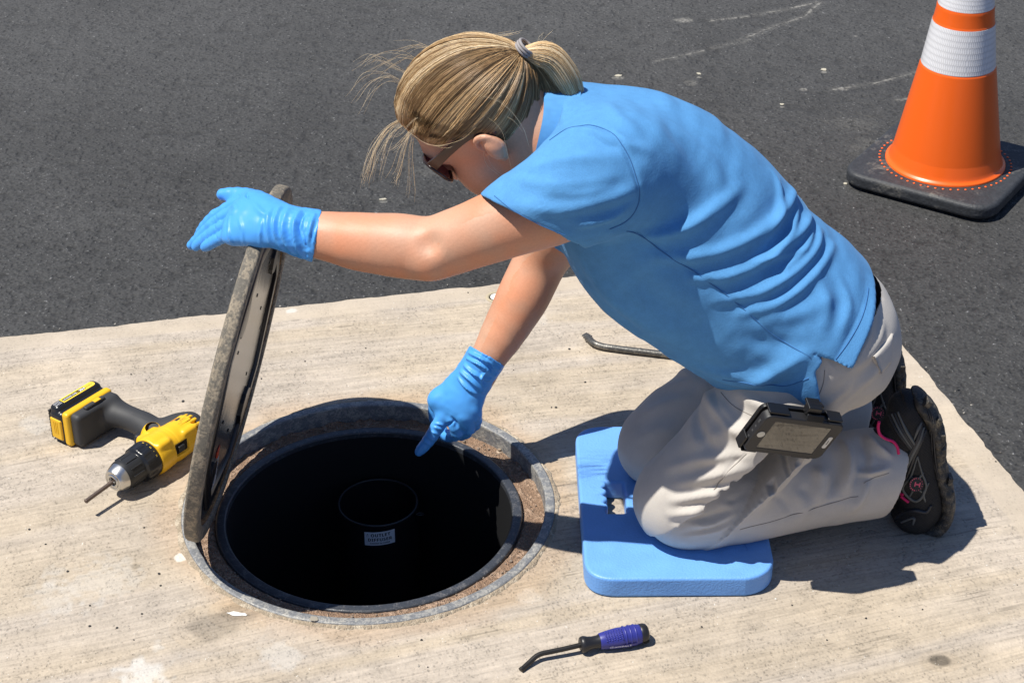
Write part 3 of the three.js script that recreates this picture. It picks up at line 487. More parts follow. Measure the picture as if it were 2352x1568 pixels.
// ---------------------------------------------------------------- bent screwdriver-like tool in front
{
  const A = atY(1332, 1481, 0.0150), B = atY(1487, 1452, 0.0155), X = B.clone().sub(A), L = X.length(); X.normalize();
  const t = thing('hand_pry_tool', 'blue and black gripped hand tool with bent black shaft lying on the slab', 'hand tool', V(A.x, 0, A.z));
  const Z = V(0, 0, 0).crossVectors(X, V(0, 1, 0)).normalize(), Y = V(0, 0, 0).crossVectors(Z, X);
  const along = (pts, seg = 40) => { const g = lathe(pts.map(([r, y]) => [r, y * L]), seg); return framed(g, A, Y, X, Z.clone().negate()); }; // lathe y runs from the collar to the butt
  const blk = phys({ color: C3(0.014, 0.014, 0.016), roughness: 0.4 }), blu = phys({ color: C3(0.028, 0.033, 0.235), roughness: 0.42 });
  wpart('collar', along([[0, 0.0], [0.0085, 0.0], [0.0112, 0.010], [0.0122, 0.03], [0.0128, 0.05], [0.0126, 0.075], [0.0108, 0.12], [0.0097, 0.18], [0.0098, 0.25], [0.0112, 0.31], [0.0118, 0.34]]), blk, t);
  const grip = [[0.0112, 0.285], [0.0124, 0.30], [0.0134, 0.36], [0.0147, 0.45], [0.0157, 0.56], [0.0161, 0.66], [0.0160, 0.76], [0.0154, 0.84], [0.0146, 0.885], [0.0136, 0.895]];
  const gg = along(grip, 96);
  { const p = gg.attributes.position, n = gg.attributes.normal; // dimples and finger ridges pressed into the rubber
    for (let i = 0; i < p.count; i++) { const v = V(p.getX(i), p.getY(i), p.getZ(i)).sub(A), s = v.dot(X) / L; let d = 0; for (const c of [0.66, 0.735, 0.81]) d -= 0.0011 * Math.exp(-Math.pow((s - c) / 0.008, 2)); p.setXYZ(i, p.getX(i) + n.getX(i) * d, p.getY(i) + n.getY(i) * d, p.getZ(i) + n.getZ(i) * d); } }
  wpart('grip', gg, blu, t);
  const rings = []; for (const c of [0.655, 0.73, 0.805]) for (const o of [0]) { const q = along([[0.0159, c - 0.014], [0.0166, c - 0.007], [0.0167, c + 0.003], [0.0158, c + 0.012]], 64); rings.push(q); } for (const q of rings) wpart('finger_ridge', q, blu, t);
  const dim = []; for (let i = 0; i < 7; i++) for (let k = 0; k < 7; k++) { const s = 0.37 + i * 0.038, a = 0.25 + (k + (i & 1) * 0.5) * 0.17, r = 0.0137 + (s - 0.37) * 0.0095, e = new THREE.SphereGeometry(0.0013, 8, 6); const q = A.clone().addScaledVector(X, s * L).addScaledVector(Y, Math.sin(a + 0.3) * r).addScaledVector(Z, Math.cos(a + 0.3) * r); e.translate(q.x, q.y, q.z); dim.push(e); }
  const dm = wpart('dimples', merge(dim), blu, t); dm.userData.kind = 'stuff';
  wpart('butt', along([[0.0138, 0.885], [0.0150, 0.89], [0.0152, 0.92], [0.0149, 0.955], [0.0135, 0.985], [0.0100, 1.006], [0.0048, 1.016], [0, 1.018]]), blk, t);
  const sl = rbox(0.010, 0.006, 0.005, 0.002); framed(sl, A.clone().addScaledVector(X, L * 0.945).addScaledVector(Z, 0.0125).addScaledVector(Y, -0.006), X, Y, Z); wpart('hang_hole', sl, std({ color: C3(0.002, 0.002, 0.002), roughness: 0.9 }), t);
  // lettering low on the near side of the grip
  const tex = canvasTex(512, 96, (x, w, h) => { x.fillStyle = 'rgb(46,49,133)'; x.fillRect(0, 0, w, h); x.fillStyle = '#d9dbe6'; x.strokeStyle = '#d9dbe6'; x.lineWidth = 8; x.beginPath(); x.arc(52, 48, 36, 0, 7); x.stroke(); x.font = 'bold 46px sans-serif'; x.fillText('K', 38, 65); x.font = 'bold 72px sans-serif'; x.save(); x.translate(104, 74); x.scale(1.16, 0.9); x.fillText('KOBALT', 0, 0); x.restore(); });
  tex.colorSpace = THREE.SRGBColorSpace;
  const pl = new THREE.PlaneGeometry(1, 1, 24, 6), p = pl.attributes.position;
  for (let i = 0; i < p.count; i++) { const s = lerp(0.395, 0.795, p.getX(i) + 0.5), a = -0.28 + p.getY(i) * 0.40, r = (() => { for (let k = 0; k < grip.length - 1; k++) if (s <= grip[k + 1][1]) return lerp(grip[k][0], grip[k + 1][0], (s - grip[k][1]) / (grip[k + 1][1] - grip[k][1])); return 0.015; })() + (s > 0.62 ? 0.0010 : 0.0004);
    const q = A.clone().addScaledVector(X, s * L).addScaledVector(Y, Math.sin(a) * r).addScaledVector(Z, Math.cos(a) * r); p.setXYZ(i, q.x, q.y, q.z); }
  pl.computeVertexNormals(); wpart('lettering', pl, phys({ map: tex, roughness: 0.45 }), t, 'white KOBALT lettering on the grip');
  const P = [[1338, 1480, 0.0145], [1300, 1489, 0.0135], [1262, 1497, 0.0125], [1244, 1501, 0.012], [1233, 1506, 0.0108], [1215, 1522, 0.0065], [1203, 1533, 0.0042], [1196, 1539, 0.003]].map(([x, y, h]) => atY(x, y, h));
  wpart('bent_shaft', sweep(bez(P, 44), (q) => q > 0.9 ? 0.0048 : 0.0044, 6).toNonIndexed(), withT(wearTex([0.022, 0.020, 0.019], [0.10, 0.06, 0.04], -0.15, 121), { roughness: 0.42, metalness: 0.3 }, 0.0003), t);
}
// ---------------------------------------------------------------- cordless drill lying on its side
{
  const dx = -0.585, dz = 0.811, rot = Math.atan2(-dz, dx), O = V(-0.669 - dx * 0.088, 0, 0.505 - dz * 0.088); // origin under the clutch ring
  const t = thing('cordless_drill', 'yellow and black cordless drill lying on its side beside the raised lid', 'drill', O, rot);
  const yel = phys({ color: C3(0.78, 0.45, 0.014), roughness: 0.40 }), blk = phys({ color: C3(0.016, 0.017, 0.019), roughness: 0.48 }), rub = phys({ color: C3(0.032, 0.033, 0.036), roughness: 0.62 }), gloss = phys({ color: C3(0.012, 0.013, 0.016), roughness: 0.28 });
  const steel = std({ color: C3(0.62, 0.61, 0.59), roughness: 0.28, metalness: 1 }), ax = 0.036;
  const lx = (pts, seg = 64) => { const g = lathe(pts.map(([r, x]) => [r, x]), seg); g.rotateZ(-Math.PI / 2); g.translate(0, ax, 0); return g; };
  const X = V(1, 0, 0), Y = V(0, 1, 0), Z = V(0, 0, 1);
  // motor and gear housing
  { const body = limb([[V(-0.104, ax, 0), 0.026, 0.026, 0.026], [V(-0.088, ax, 0), 0.0305, 0.030, 0.030], [V(-0.05, ax, 0), 0.0320, 0.031, 0.031], [V(-0.018, ax, 0), 0.0335, 0.0335, 0.0335], [V(0.001, ax, 0), 0.0345, 0.0345, 0.0345]], Y, { sub: 3, k: 0.004, cap: 0.45 });
    const boss = boxSDF(V(-0.030, ax, 0.030), X, 0.024, Y, 0.020, Z, 0.014, 0.008), bump1 = limb([[V(-0.022, ax + 0.026, -0.020), 0.0065], [V(-0.004, ax + 0.026, -0.020), 0.0065]], Y, { sub: 1 }), bump2 = limb([[V(-0.085, ax + 0.022, -0.021), 0.0075], [V(-0.062, ax + 0.022, -0.021), 0.0075]], Y, { sub: 1 });
    const step = limb([[V(-0.1, ax, 0), 0.031], [V(-0.045, ax, 0), 0.0338]], Y, { sub: 1, cap: 0.3 }), front = plane(V(0.0045, 0, 0), X), rear = plane(V(-0.112, 0, 0), V(-1, 0, 0)), sw = boxSDF(V(-0.045, ax + 0.006, -0.034), X, 0.015, Y, 0.011, Z, 0.006, 0.003);
    const gr = (x, y, z) => { let d = 1; for (let i = 0; i < 5; i++) d = Math.min(d, Math.max(Math.abs(Math.atan2(z, y - ax) - (-0.9 + i * 0.36)) * 0.032 - 0.0028, Math.abs(x + 0.094) - 0.009)); return d; };
    const f = (x, y, z) => { let d = smin(body(x, y, z), boss(x, y, z), 0.012); d = smin(d, bump1(x, y, z), 0.006); d = smin(d, bump2(x, y, z), 0.006); d = smin(d, step(x, y, z), 0.002); d = smax(d, -sw(x, y, z), 0.002); if (x < -0.08) d = smax(d, Math.min(-gr(x, y, z), 10) - 0 > -0.0 ? -Math.max(gr(x, y, z), -(body(x, y, z) + 0.004)) : d, 0.001); d = smax(d, front(x, y, z), 0.002); return Math.max(d, rear(x, y, z)); };
    mesh('housing', meshSDF(f, V(-0.115, -0.002, -0.05), V(0.012, 0.085, 0.06), 0.0014), yel, t); }
  const sw = rbox(0.014, 0.012, 0.006, 0.002); sw.translate(-0.043, ax + 0.006, -0.0305); mesh('gear_switch', sw, blk, t);
  const well = rbox(0.029, 0.021, 0.002, 0.0005); well.translate(-0.045, ax + 0.006, -0.0278); mesh('switch_well', well, std({ color: C3(0.004, 0.004, 0.004), roughness: 0.8 }), t);
  mesh('rear_cap', lx([[0.0, -0.1135], [0.014, -0.113], [0.0225, -0.1105], [0.0275, -0.106], [0.0295, -0.100], [0.0285, -0.098]]), rub, t);
  mesh('vent_core', lx([[0.0, -0.1045], [0.0255, -0.1025], [0.027, -0.085], [0.0, -0.083]]), std({ color: C3(0.25, 0.14, 0.01), roughness: 0.7 }), t);
  // clutch ring, chuck sleeve, nose
  { const c = lx([[0.030, 0.004], [0.0325, 0.0045], [0.0335, 0.008], [0.0335, 0.014], [0.0322, 0.017], [0.0318, 0.030], [0.0305, 0.0335], [0.0270, 0.0345], [0.0262, 0.036]], 120), p = c.attributes.position;
    for (let i = 0; i < p.count; i++) { const y = p.getY(i) - ax, z = p.getZ(i), x = p.getX(i); if (x > 0.0165 && x < 0.032) { const a = Math.atan2(z, y), k = 1 + 0.028 * clamp(Math.cos(a * 12) * 3, -0.3, 1); p.setY(i, ax + y * k); p.setZ(i, z * k); } } c.computeVertexNormals(); mesh('clutch_ring', c, gloss, t); }
  { const c = lx([[0.0262, 0.036], [0.0268, 0.0375], [0.0268, 0.064], [0.0262, 0.069], [0.0250, 0.0725]], 180), p = c.attributes.position; mesh('chuck_sleeve', c, blk, t);
    for (let i = 0; i < 12; i++) { const a = i / 12 * 6.283 + 0.2, q = 0.0268, g = rbox(0.024, 0.0022, 0.0035, 0.001, 2); g.rotateX(-a); g.translate(0.052, ax + Math.cos(a) * q, -Math.sin(a) * q * -1); mesh('grip_rib', g, blk, t); } }
  mesh('chuck_nose', lx([[0.0248, 0.0722], [0.0250, 0.0735], [0.0215, 0.084], [0.0185, 0.0885], [0.0175, 0.0895], [0.0145, 0.0897], [0.0142, 0.0885], [0.0125, 0.0885], [0.0122, 0.0905], [0.0090, 0.0907], [0.0078, 0.0895], [0.0070, 0.083], [0, 0.083]]), steel, t);
  for (let i = 0; i < 3; i++) { const a = i * 2.094 + 0.5, j = rbox(0.012, 0.0045, 0.0035, 0.001); j.rotateX(a); j.translate(0.086, ax + Math.cos(a) * 0.0048, Math.sin(a) * 0.0048); mesh('chuck_jaw', j, std({ color: C3(0.2, 0.19, 0.18), roughness: 0.45, metalness: 0.9 }), t); }
  { const P = [V(0.082, ax, 0), V(0.13, ax - 0.003, 0), V(0.146, ax - 0.004, 0), V(0.152, ax - 0.0045, 0)]; mesh('driver_bit', sweep(bez(P, 16), (q) => q < 0.86 ? 0.0036 : 0.0046 - 0.0012 * (q - 0.86) * 7, 6).toNonIndexed(), std({ color: C3(0.16, 0.12, 0.10), roughness: 0.5, metalness: 0.6 }), t); }
  // clutch numbers
  const numTex = (s) => canvasTex(64, 64, (x) => { x.fillStyle = '#15171c'; x.fillRect(0, 0, 64, 64); x.fillStyle = '#e8c23c'; x.font = 'bold 44px sans-serif'; x.textAlign = 'center'; x.fillText(s, 32, 48); });
  ['11', '•', '13', '•', '15'].forEach((s, i) => { const a = -0.95 + i * 0.26, g = new THREE.PlaneGeometry(0.0058, 0.0058); g.rotateX(-Math.PI / 2); g.rotateY(-Math.PI / 2); g.translate(0.0110, 0.03368, 0); g.rotateX(a); g.translate(0, ax, 0); mesh('clutch_number', g, std({ map: numTex(s), roughness: 0.5 }), t); });
  // handle, trigger, foot, battery (handle runs along +z)
  { const h = limb([[V(-0.082, ax, 0.012), 0.019, 0.019, 0.024], [V(-0.062, ax, 0.03), 0.0185, 0.0185, 0.030], [V(-0.0585, ax, 0.05), 0.0175, 0.0175, 0.0215], [V(-0.062, ax, 0.078), 0.0185, 0.0185, 0.0205], [V(-0.062, ax, 0.104), 0.0175, 0.0175, 0.0185], [V(-0.060, ax, 0.132), 0.0182, 0.0182, 0.0195], [V(-0.057, ax, 0.152), 0.022, 0.022, 0.024]], Y, { sub: 4, k: 0.008 });
    const foot = boxSDF(V(-0.026, ax - 0.001, 0.162), X, 0.050, Y, 0.0325, Z, 0.0125, 0.009), rearR = limb([[V(-0.104, ax + 0.002, 0.006), 0.022], [V(-0.095, ax, 0.022), 0.014], [V(-0.075, ax, 0.032), 0.014]], Y, { sub: 3 }), end = plane(V(0, 0, 0.1725), Z);
    const f = (x, y, z) => Math.max(smin(smin(h(x, y, z), foot(x, y, z), 0.014), rearR(x, y, z), 0.012), end(x, y, z), -(x + 0.122));
    const g = meshSDF(f, V(-0.125, -0.006, -0.02), V(0.04, 0.08, 0.182), 0.0017);
    displace(g, (x, y, z, nx, ny) => { if (ny < 0.3 || z < 0.056 || z > 0.108) return 0; const u = x + 0.066; return Math.abs(u) < 0.012 && z > 0.062 && z < 0.1 ? -0.0005 * (0.5 + 0.5 * Math.cos(z * 2100)) : 0; });
    mesh('handle', g, rub, t);
    const hole = new THREE.CylinderGeometry(0.0028, 0.0028, 0.0015, 14); hole.translate(-0.062, ax + 0.0183, 0.086); mesh('screw_hole', hole, std({ color: C3(0.003, 0.003, 0.003), roughness: 0.8 }), t); }
  { const tr = limb([[V(-0.020, ax, 0.034), 0.0105, 0.0105, 0.009], [V(-0.028, ax, 0.056), 0.0105, 0.0105, 0.009]], Y, { sub: 1 }), bx = boxSDF(V(-0.026, ax, 0.046), X, 0.011, Y, 0.0120, Z, 0.0135, 0.006), f = (x, y, z) => smin(tr(x, y, z), bx(x, y, z), 0.004); mesh('trigger', meshSDF(f, V(-0.05, 0.015, 0.018), V(0.0, 0.06, 0.075), 0.0014), blk, t); }
  { const b = limb([[V(-0.022, ax, 0.024), 0.0165, 0.0165, 0.012], [V(-0.040, ax, 0.034), 0.0165, 0.0165, 0.012], [V(-0.048, ax, 0.044), 0.0165, 0.0165, 0.009]], Y, { sub: 3 }); mesh('trigger_guard', meshSDF(b, V(-0.075, 0.01, 0), V(0.01, 0.06, 0.065), 0.0014), yel, t); }
  const rev = rbox(0.006, 0.006, 0.012, 0.0015); rev.rotateY(0.35); rev.translate(-0.032, ax + 0.0175, 0.0285); mesh('reverse_button', rev, gloss, t);
  // battery
  const yb = ax - 0.001;
  { const band = boxSDF(V(-0.0240, yb, 0.178), X, 0.054, Y, 0.0340, Z, 0.0085, 0.006), lo = (x, y, z) => Math.max(band(x, y, z)); mesh('battery_band', meshSDF(lo, V(-0.125, -0.006, 0.165), V(0.04, 0.08, 0.192), 0.0015), yel, t); }
  { const b = boxSDF(V(-0.0240, yb - 0.002, 0.200), X, 0.0555, Y, 0.0315, Z, 0.0185, 0.010), r = boxSDF(V(-0.0250, yb + 0.0285, 0.207), X, 0.053, Y, 0.009, Z, 0.0125, 0.009); const f = (x, y, z) => smin(b(x, y, z), r(x, y, z), 0.003); mesh('battery', meshSDF(f, V(-0.125, -0.008, 0.175), V(0.042, 0.09, 0.225), 0.0015), gloss, t); }
  const under = rbox(0.106, 0.058, 0.004, 0.0015); under.translate(-0.0240, yb - 0.002, 0.2185); mesh('battery_underside', under, blk, t);
  for (let i = 0; i < 9; i++) { const r = rbox(0.104, 0.0030, 0.0025, 0.001, 2); r.translate(-0.0240, yb - 0.026 + i * 0.0062, 0.2212); mesh('underside_rib', r, blk, t); }
  { const rel = rbox(0.006, 0.042, 0.027, 0.004, 4); rel.translate(0.0305, yb - 0.004, 0.2000); mesh('release_button', rel, yel, t); for (let i = 0; i < 3; i++) { const g = rbox(0.001, 0.024, 0.0015, 0.0004, 2); g.translate(0.0337, yb, 0.1955 + i * 0.0042); mesh('release_rib', g, yel, t); } }
  { const tex = canvasTex(512, 96, (x, w, h) => { x.fillStyle = '#f2cf45'; x.fillRect(0, 0, w, h); x.fillStyle = '#15151a'; x.fillRect(16, 20, 350, 56); x.fillStyle = '#f2cf45'; x.fillRect(16, 20, 0, 56);
      x.fillStyle = '#f4f4f4'; x.font = 'bold 32px sans-serif'; x.fillText('LITHIUM ION', 22, 60); x.fillText('|', 218, 58); x.fillStyle = '#f2cf45'; x.font = 'bold 22px sans-serif'; x.fillText('MAX', 228, 60); x.fillStyle = '#fff'; x.font = 'bold 50px sans-serif'; x.fillText('20V', 278, 66); x.fillStyle = '#2a2412'; x.font = 'bold 28px sans-serif'; x.fillText('DEWALT', 376, 60); });
    const s = new THREE.Shape(), w = 0.038, h = 0.0068; s.moveTo(-w, -h); s.lineTo(w - h, -h); s.absarc(w - h, 0, h, -Math.PI / 2, Math.PI / 2, false); s.lineTo(-w, h); s.lineTo(-w, -h);
    const g = new THREE.ExtrudeGeometry(s, { depth: 0.0008, bevelEnabled: false, curveSegments: 10 }), p = g.attributes.position, uv = g.attributes.uv; for (let i = 0; i < p.count; i++) uv.setXY(i, (p.getX(i) + w) / (2 * w), (p.getY(i) + h) / (2 * h));
    g.rotateX(-Math.PI / 2); g.rotateY(Math.PI); g.translate(-0.0310, yb + 0.0370, 0.207); mesh('battery_label', g, std({ map: tex, roughness: 0.4 }), t, 'yellow label reading DEWALT 20V MAX LITHIUM ION'); }
  for (let i = 0; i < 5; i++) for (let k = 0; k < 2; k++) { const g = rbox(0.0012, 0.0006, 0.0045, 0.0002, 1); g.translate(0.0105 + i * 0.0030, yb + 0.0376, 0.2043 + k * 0.0056); mesh('gauge_mark', g, std({ color: C3(0.5, 0.5, 0.52), roughness: 0.5 }), t); }
  { const hook = rbox(0.046, 0.006, 0.010, 0.0028, 3); hook.translate(-0.0260, ax + 0.0335, 0.161); mesh('hook_mount', hook, rub, t); const pl = rbox(0.014, 0.0015, 0.009, 0.0006); pl.translate(-0.0320, ax + 0.0368, 0.161); mesh('mount_plate', pl, yel, t); }
  { const tex = canvasTex(512, 256, (x, w, h) => { x.fillStyle = 'rgb(222,178,36)'; x.fillRect(0, 0, w, h); x.fillStyle = '#b3341f'; x.fillRect(250, 20, 150, 26); x.fillStyle = '#2b2b2e'; x.fillRect(300, 60, 110, 64); x.fillStyle = '#55481c'; for (let i = 0; i < 6; i++) x.fillRect(30, 30 + i * 17, 190 - (i % 3) * 20, 5); x.fillStyle = '#3c3417'; x.font = 'bold 40px sans-serif'; x.fillText('DCD771', 330, 180); x.fillRect(30, 196, 440, 4); x.font = '26px sans-serif'; x.fillText('Ⓛ  20V Max  0-450/0-1500', 40, 232); });
    const g = new THREE.PlaneGeometry(0.050, 0.026, 2, 10), p = g.attributes.position; for (let i = 0; i < p.count; i++) { const a = p.getY(i) / 0.0328; p.setXYZ(i, -0.066 - p.getX(i) * 1, ax + Math.cos(a + 0.12) * 0.0331, Math.sin(a + 0.12) * 0.0331); } g.computeVertexNormals(); mesh('rating_label', g, std({ map: tex, roughness: 0.45 }), t); }
}

// ---------------------------------------------------------------- the person
const PB = V(0.40, 0.0, 0.55);
const person = thing('person', 'person in blue polo shirt and khaki trousers kneeling, one gloved hand on the raised lid', 'person', PB.clone());
const skinTex = (() => { const a = nT(150, 201), b = nT(14, 202), c = nT(5, 203); return texFrom(512, 512, (u, v, o) => { const m = 1 + 0.05 * a(u, v) + 0.06 * b(u, v), r = 0.12 * c(u, v) + 0.09 * b(u, v); o[0] = 0.58 * m; o[1] = (0.30 - 0.3 * r) * m; o[2] = (0.19 - 0.3 * r) * m; o[3] = 0.5 + 0.3 * a(u, v); o[4] = 0.5; }); })();
const skinMat = phys({ map: skinTex.map, bumpMap: skinTex.bump, bumpScale: 0.00012, roughness: 0.52, sheen: 0.1, sheenRoughness: 0.4, sheenColor: C3(0.9, 0.5, 0.4) });
const shirtTex = (() => { const a = nT(250, 211), b = nT(30, 212), c = nT(8, 213); return texFrom(512, 512, (u, v, o) => { const m = 1 + 0.07 * a(u, v) + 0.045 * b(u, v) + 0.04 * c(u, v); o[0] = 0.082 * m; o[1] = 0.275 * m; o[2] = 0.56 * m; o[3] = 0.5 + 0.35 * a(u, v) + 0.15 * b(u, v); o[4] = 0.9; }); })();
const shirtMat = phys({ map: shirtTex.map, bumpMap: shirtTex.bump, bumpScale: 0.0003, roughness: 0.92, sheen: 0.35, sheenRoughness: 0.6, sheenColor: C3(0.35, 0.6, 0.9) });
const khakiTex = (() => { const a = nT(250, 221), b = nT(24, 222), c = nT(7, 223); return texFrom(512, 512, (u, v, o) => { const m = 1 + 0.035 * a(u, v) + 0.03 * b(u, v) + 0.03 * c(u, v); o[0] = 0.52 * m; o[1] = 0.485 * m; o[2] = 0.44 * m; o[3] = 0.5 + 0.3 * a(u, v); o[4] = 0.9; }); })();
const khakiMat = phys({ map: khakiTex.map, bumpMap: khakiTex.bump, bumpScale: 0.00018, roughness: 0.9, sheen: 0.15, sheenColor: C3(0.9, 0.9, 0.9) });
const gloveMat = phys({ color: C3(0.075, 0.33, 0.80), roughness: 0.42, specularIntensity: 0.6, sheen: 0.15, sheenColor: C3(0.4, 0.7, 1.0) });

// head frame: f forward, u up, l her left
const HF = V(-0.70, -0.714, -0.07).normalize(), HU = V(-0.70, 0.70, 0.10); HU.addScaledVector(HF, -HU.dot(HF)).normalize(); const HL = V(0, 0, 0).crossVectors(HU, HF).normalize();
const EAR = atZ(1128, 335, 0.625), HC = EAR.clone().addScaledVector(HL, -0.079);
const hp = (f, u, l = 0) => HC.clone().addScaledVector(HF, f).addScaledVector(HU, u).addScaledVector(HL, l);
const NECK = atZ(1262, 300, 0.55);
const SH_L = atZ(1425, 390, 0.665), EL_L = atZ(985, 570, 0.672), WR_L = atZ(700, 535, 0.618);
const SH_R = atZ(1385, 430, 0.40), EL_R = atZ(1242, 600, 0.315), WR_R = atZ(1112, 838, 0.39);
const SPINE_UP = V(0.64, 0.77, 0);
{ // skin: head, neck and arms in one surface, joined through the shoulders
  const cran = ellip(hp(0.0, 0.038), HF, 0.100, HU, 0.092, HL, 0.076), face = ellip(hp(0.045, -0.030), HF, 0.050, HU, 0.085, HL, 0.056), jaw = limb([[hp(0.004, -0.052, 0.052), 0.014], [hp(0.050, -0.092, 0.026), 0.015], [hp(0.074, -0.104, 0), 0.017], [hp(0.050, -0.092, -0.026), 0.015], [hp(0.004, -0.052, -0.052), 0.014]], HU, { sub: 2, k: 0.02 });
  const cheek = (s) => ellip(hp(0.057, -0.046, s * 0.030), HF, 0.039, HU, 0.048, HL, 0.036), nose = limb([[hp(0.090, 0.012), 0.007], [hp(0.101, -0.008), 0.008], [hp(0.106, -0.022), 0.0105]], HU, { sub: 2 }), alar = (s) => ball(hp(0.101, -0.029, s * 0.011), 0.0085), brow = limb([[hp(0.078, 0.024, 0.045), 0.010], [hp(0.091, 0.028, 0), 0.011], [hp(0.078, 0.024, -0.045), 0.010]], HU, { sub: 3 });
  const eye = (s) => ball(hp(0.096, 0.008, s * 0.032), 0.017), lipU = limb([[hp(0.082, -0.058, 0.020), 0.004], [hp(0.099, -0.054, 0), 0.0065], [hp(0.082, -0.058, -0.020), 0.004]], HU, { sub: 3 }), lipD = limb([[hp(0.081, -0.062, 0.018), 0.004], [hp(0.096, -0.066, 0), 0.007], [hp(0.081, -0.062, -0.018), 0.004]], HU, { sub: 3 }), chin = ball(hp(0.080, -0.098), 0.017);
  const neck = limb([[hp(-0.022, -0.020), 0.052, 0.052, 0.052], [hp(-0.035, -0.075), 0.052, 0.056, 0.054], [NECK.clone().lerp(hp(-0.04, -0.1), 0.3), 0.054, 0.056, 0.056], [NECK.clone().add(V(0.06, -0.03, 0)), 0.06, 0.06, 0.08]], V(0.4, 0.9, 0), { sub: 3, k: 0.03 });
  const head = (x, y, z) => {
    let d = smin(cran(x, y, z), face(x, y, z), 0.03); d = smin(d, jaw(x, y, z), 0.025); d = smin(d, Math.min(cheek(1)(x, y, z), cheek(-1)(x, y, z)), 0.02); d = smin(d, brow(x, y, z), 0.014);
    d = smax(d, -Math.min(eyeL(x, y, z), eyeR(x, y, z)), 0.014); d = smin(d, nose(x, y, z), 0.008); d = smin(d, Math.min(alL(x, y, z), alR(x, y, z)), 0.005); d = smin(d, smin(lipU(x, y, z), lipD(x, y, z), 0.001), 0.006); d = smin(d, chin(x, y, z), 0.02); return smin(d, neck(x, y, z), 0.025); };
  const eyeL = eye(1), eyeR = eye(-1), alL = alar(1), alR = alar(-1);
  // ear
  const E = (f, u, l) => hp(f * 0.88 + 0.004, u * 0.9 - 0.003, l * 0.95 + 0.072), helix = limb([[E(0.012, 0.006, 0.004), 0.003], [E(0.011, 0.022, 0.008), 0.0035], [E(0.000, 0.031, 0.013), 0.0042], [E(-0.015, 0.026, 0.018), 0.0045], [E(-0.021, 0.008, 0.019), 0.0042], [E(-0.015, -0.012, 0.014), 0.0038], [E(-0.004, -0.026, 0.007), 0.0055], [E(0.006, -0.024, 0.003), 0.004]], HL, { sub: 3, k: 0.002 });
  const plate = ellip(E(-0.004, 0.002, 0.006), HF.clone().addScaledVector(HL, -0.35).normalize(), 0.016, HU, 0.0245, HL.clone().addScaledVector(HF, 0.35).normalize(), 0.0045), concha = ellip(E(-0.001, -0.003, 0.014), HF, 0.0105, HU, 0.0145, HL, 0.011), anti = limb([[E(-0.010, 0.017, 0.015), 0.003], [E(-0.012, 0.000, 0.015), 0.0032], [E(-0.006, -0.014, 0.011), 0.003]], HL, { sub: 3 }), tragus = ball(E(0.011, -0.003, 0.007), 0.0042);
  const ear = (x, y, z) => { let d = smax(plate(x, y, z), -concha(x, y, z), 0.004); d = smin(d, helix(x, y, z), 0.004); d = smin(d, anti(x, y, z), 0.004); return smin(d, tragus(x, y, z), 0.004); };
  const headF = (x, y, z) => smin(head(x, y, z), ear(x, y, z), 0.005), cutN = plane(NECK.clone().add(V(0.012, 0, 0)), NECK.clone().sub(HC));
  const gh = meshSDF((x, y, z) => Math.max(headF(x, y, z), cutN(x, y, z) - 0.004), HC.clone().addScalar(-0.17), HC.clone().addScalar(0.17), 0.0026);
  const armL = limb([[SH_L, 0.058, 0.058, 0.056], [atZ(1290, 470, 0.69), 0.052, 0.050, 0.050], [atZ(1160, 512, 0.692), 0.0475, 0.0475, 0.046], [atZ(1060, 548, 0.682), 0.043, 0.044, 0.043], [EL_L, 0.0405, 0.0425, 0.041], [atZ(915, 563, 0.662), 0.0425, 0.0435, 0.042], [atZ(830, 556, 0.645), 0.0395, 0.0385, 0.039], [atZ(760, 545, 0.63), 0.0335, 0.0315, 0.034], [WR_L, 0.0275, 0.0265, 0.0295], [atZ(640, 525, 0.605), 0.022, 0.022, 0.026]], V(0, 1, -0.2), { sub: 3, k: 0.012 });
  const armR = limb([[SH_R, 0.056], [atZ(1310, 510, 0.345), 0.048], [EL_R, 0.0405, 0.0405, 0.041], [atZ(1205, 675, 0.338), 0.0405, 0.040, 0.041], [atZ(1165, 748, 0.362), 0.0345, 0.034, 0.036], [WR_R, 0.0245, 0.0245, 0.0265], [atZ(1090, 880, 0.395), 0.021, 0.021, 0.026]], V(-0.6, 0.4, 0.6), { sub: 3, k: 0.012 });
  const yoke = limb([[SH_L, 0.05], [NECK.clone().add(V(0.08, -0.07, 0.0)), 0.07], [SH_R, 0.05]], V(0, 1, 0), { sub: 3, k: 0.03 });
  const olec = ball(atZ(988, 603, 0.700), 0.0145), dimple = ball(atZ(982, 560, 0.719), 0.010);
  const arms = (x, y, z) => { let d = smin(armL(x, y, z), armR(x, y, z), 0.01); d = smin(d, olec(x, y, z), 0.03); d = smax(d, -dimple(x, y, z), 0.02); d = smin(d, yoke(x, y, z), 0.03); return smin(d, neck(x, y, z), 0.02); };
  const lim = plane(NECK, NECK.clone().sub(HC)); // the head grid takes over on the head's side
  const ga = meshSDF((x, y, z) => Math.max(arms(x, y, z), z > 0.47 && z < 0.63 && x > -0.03 && x < 0.16 && y > 0.60 ? -lim(x, y, z) : -1), V(-0.40, 0.12, 0.20), V(0.22, 0.80, 0.78), 0.0042);
  wpart('body', boxUV(merge([gh, ga]), 4), skinMat, person);
}
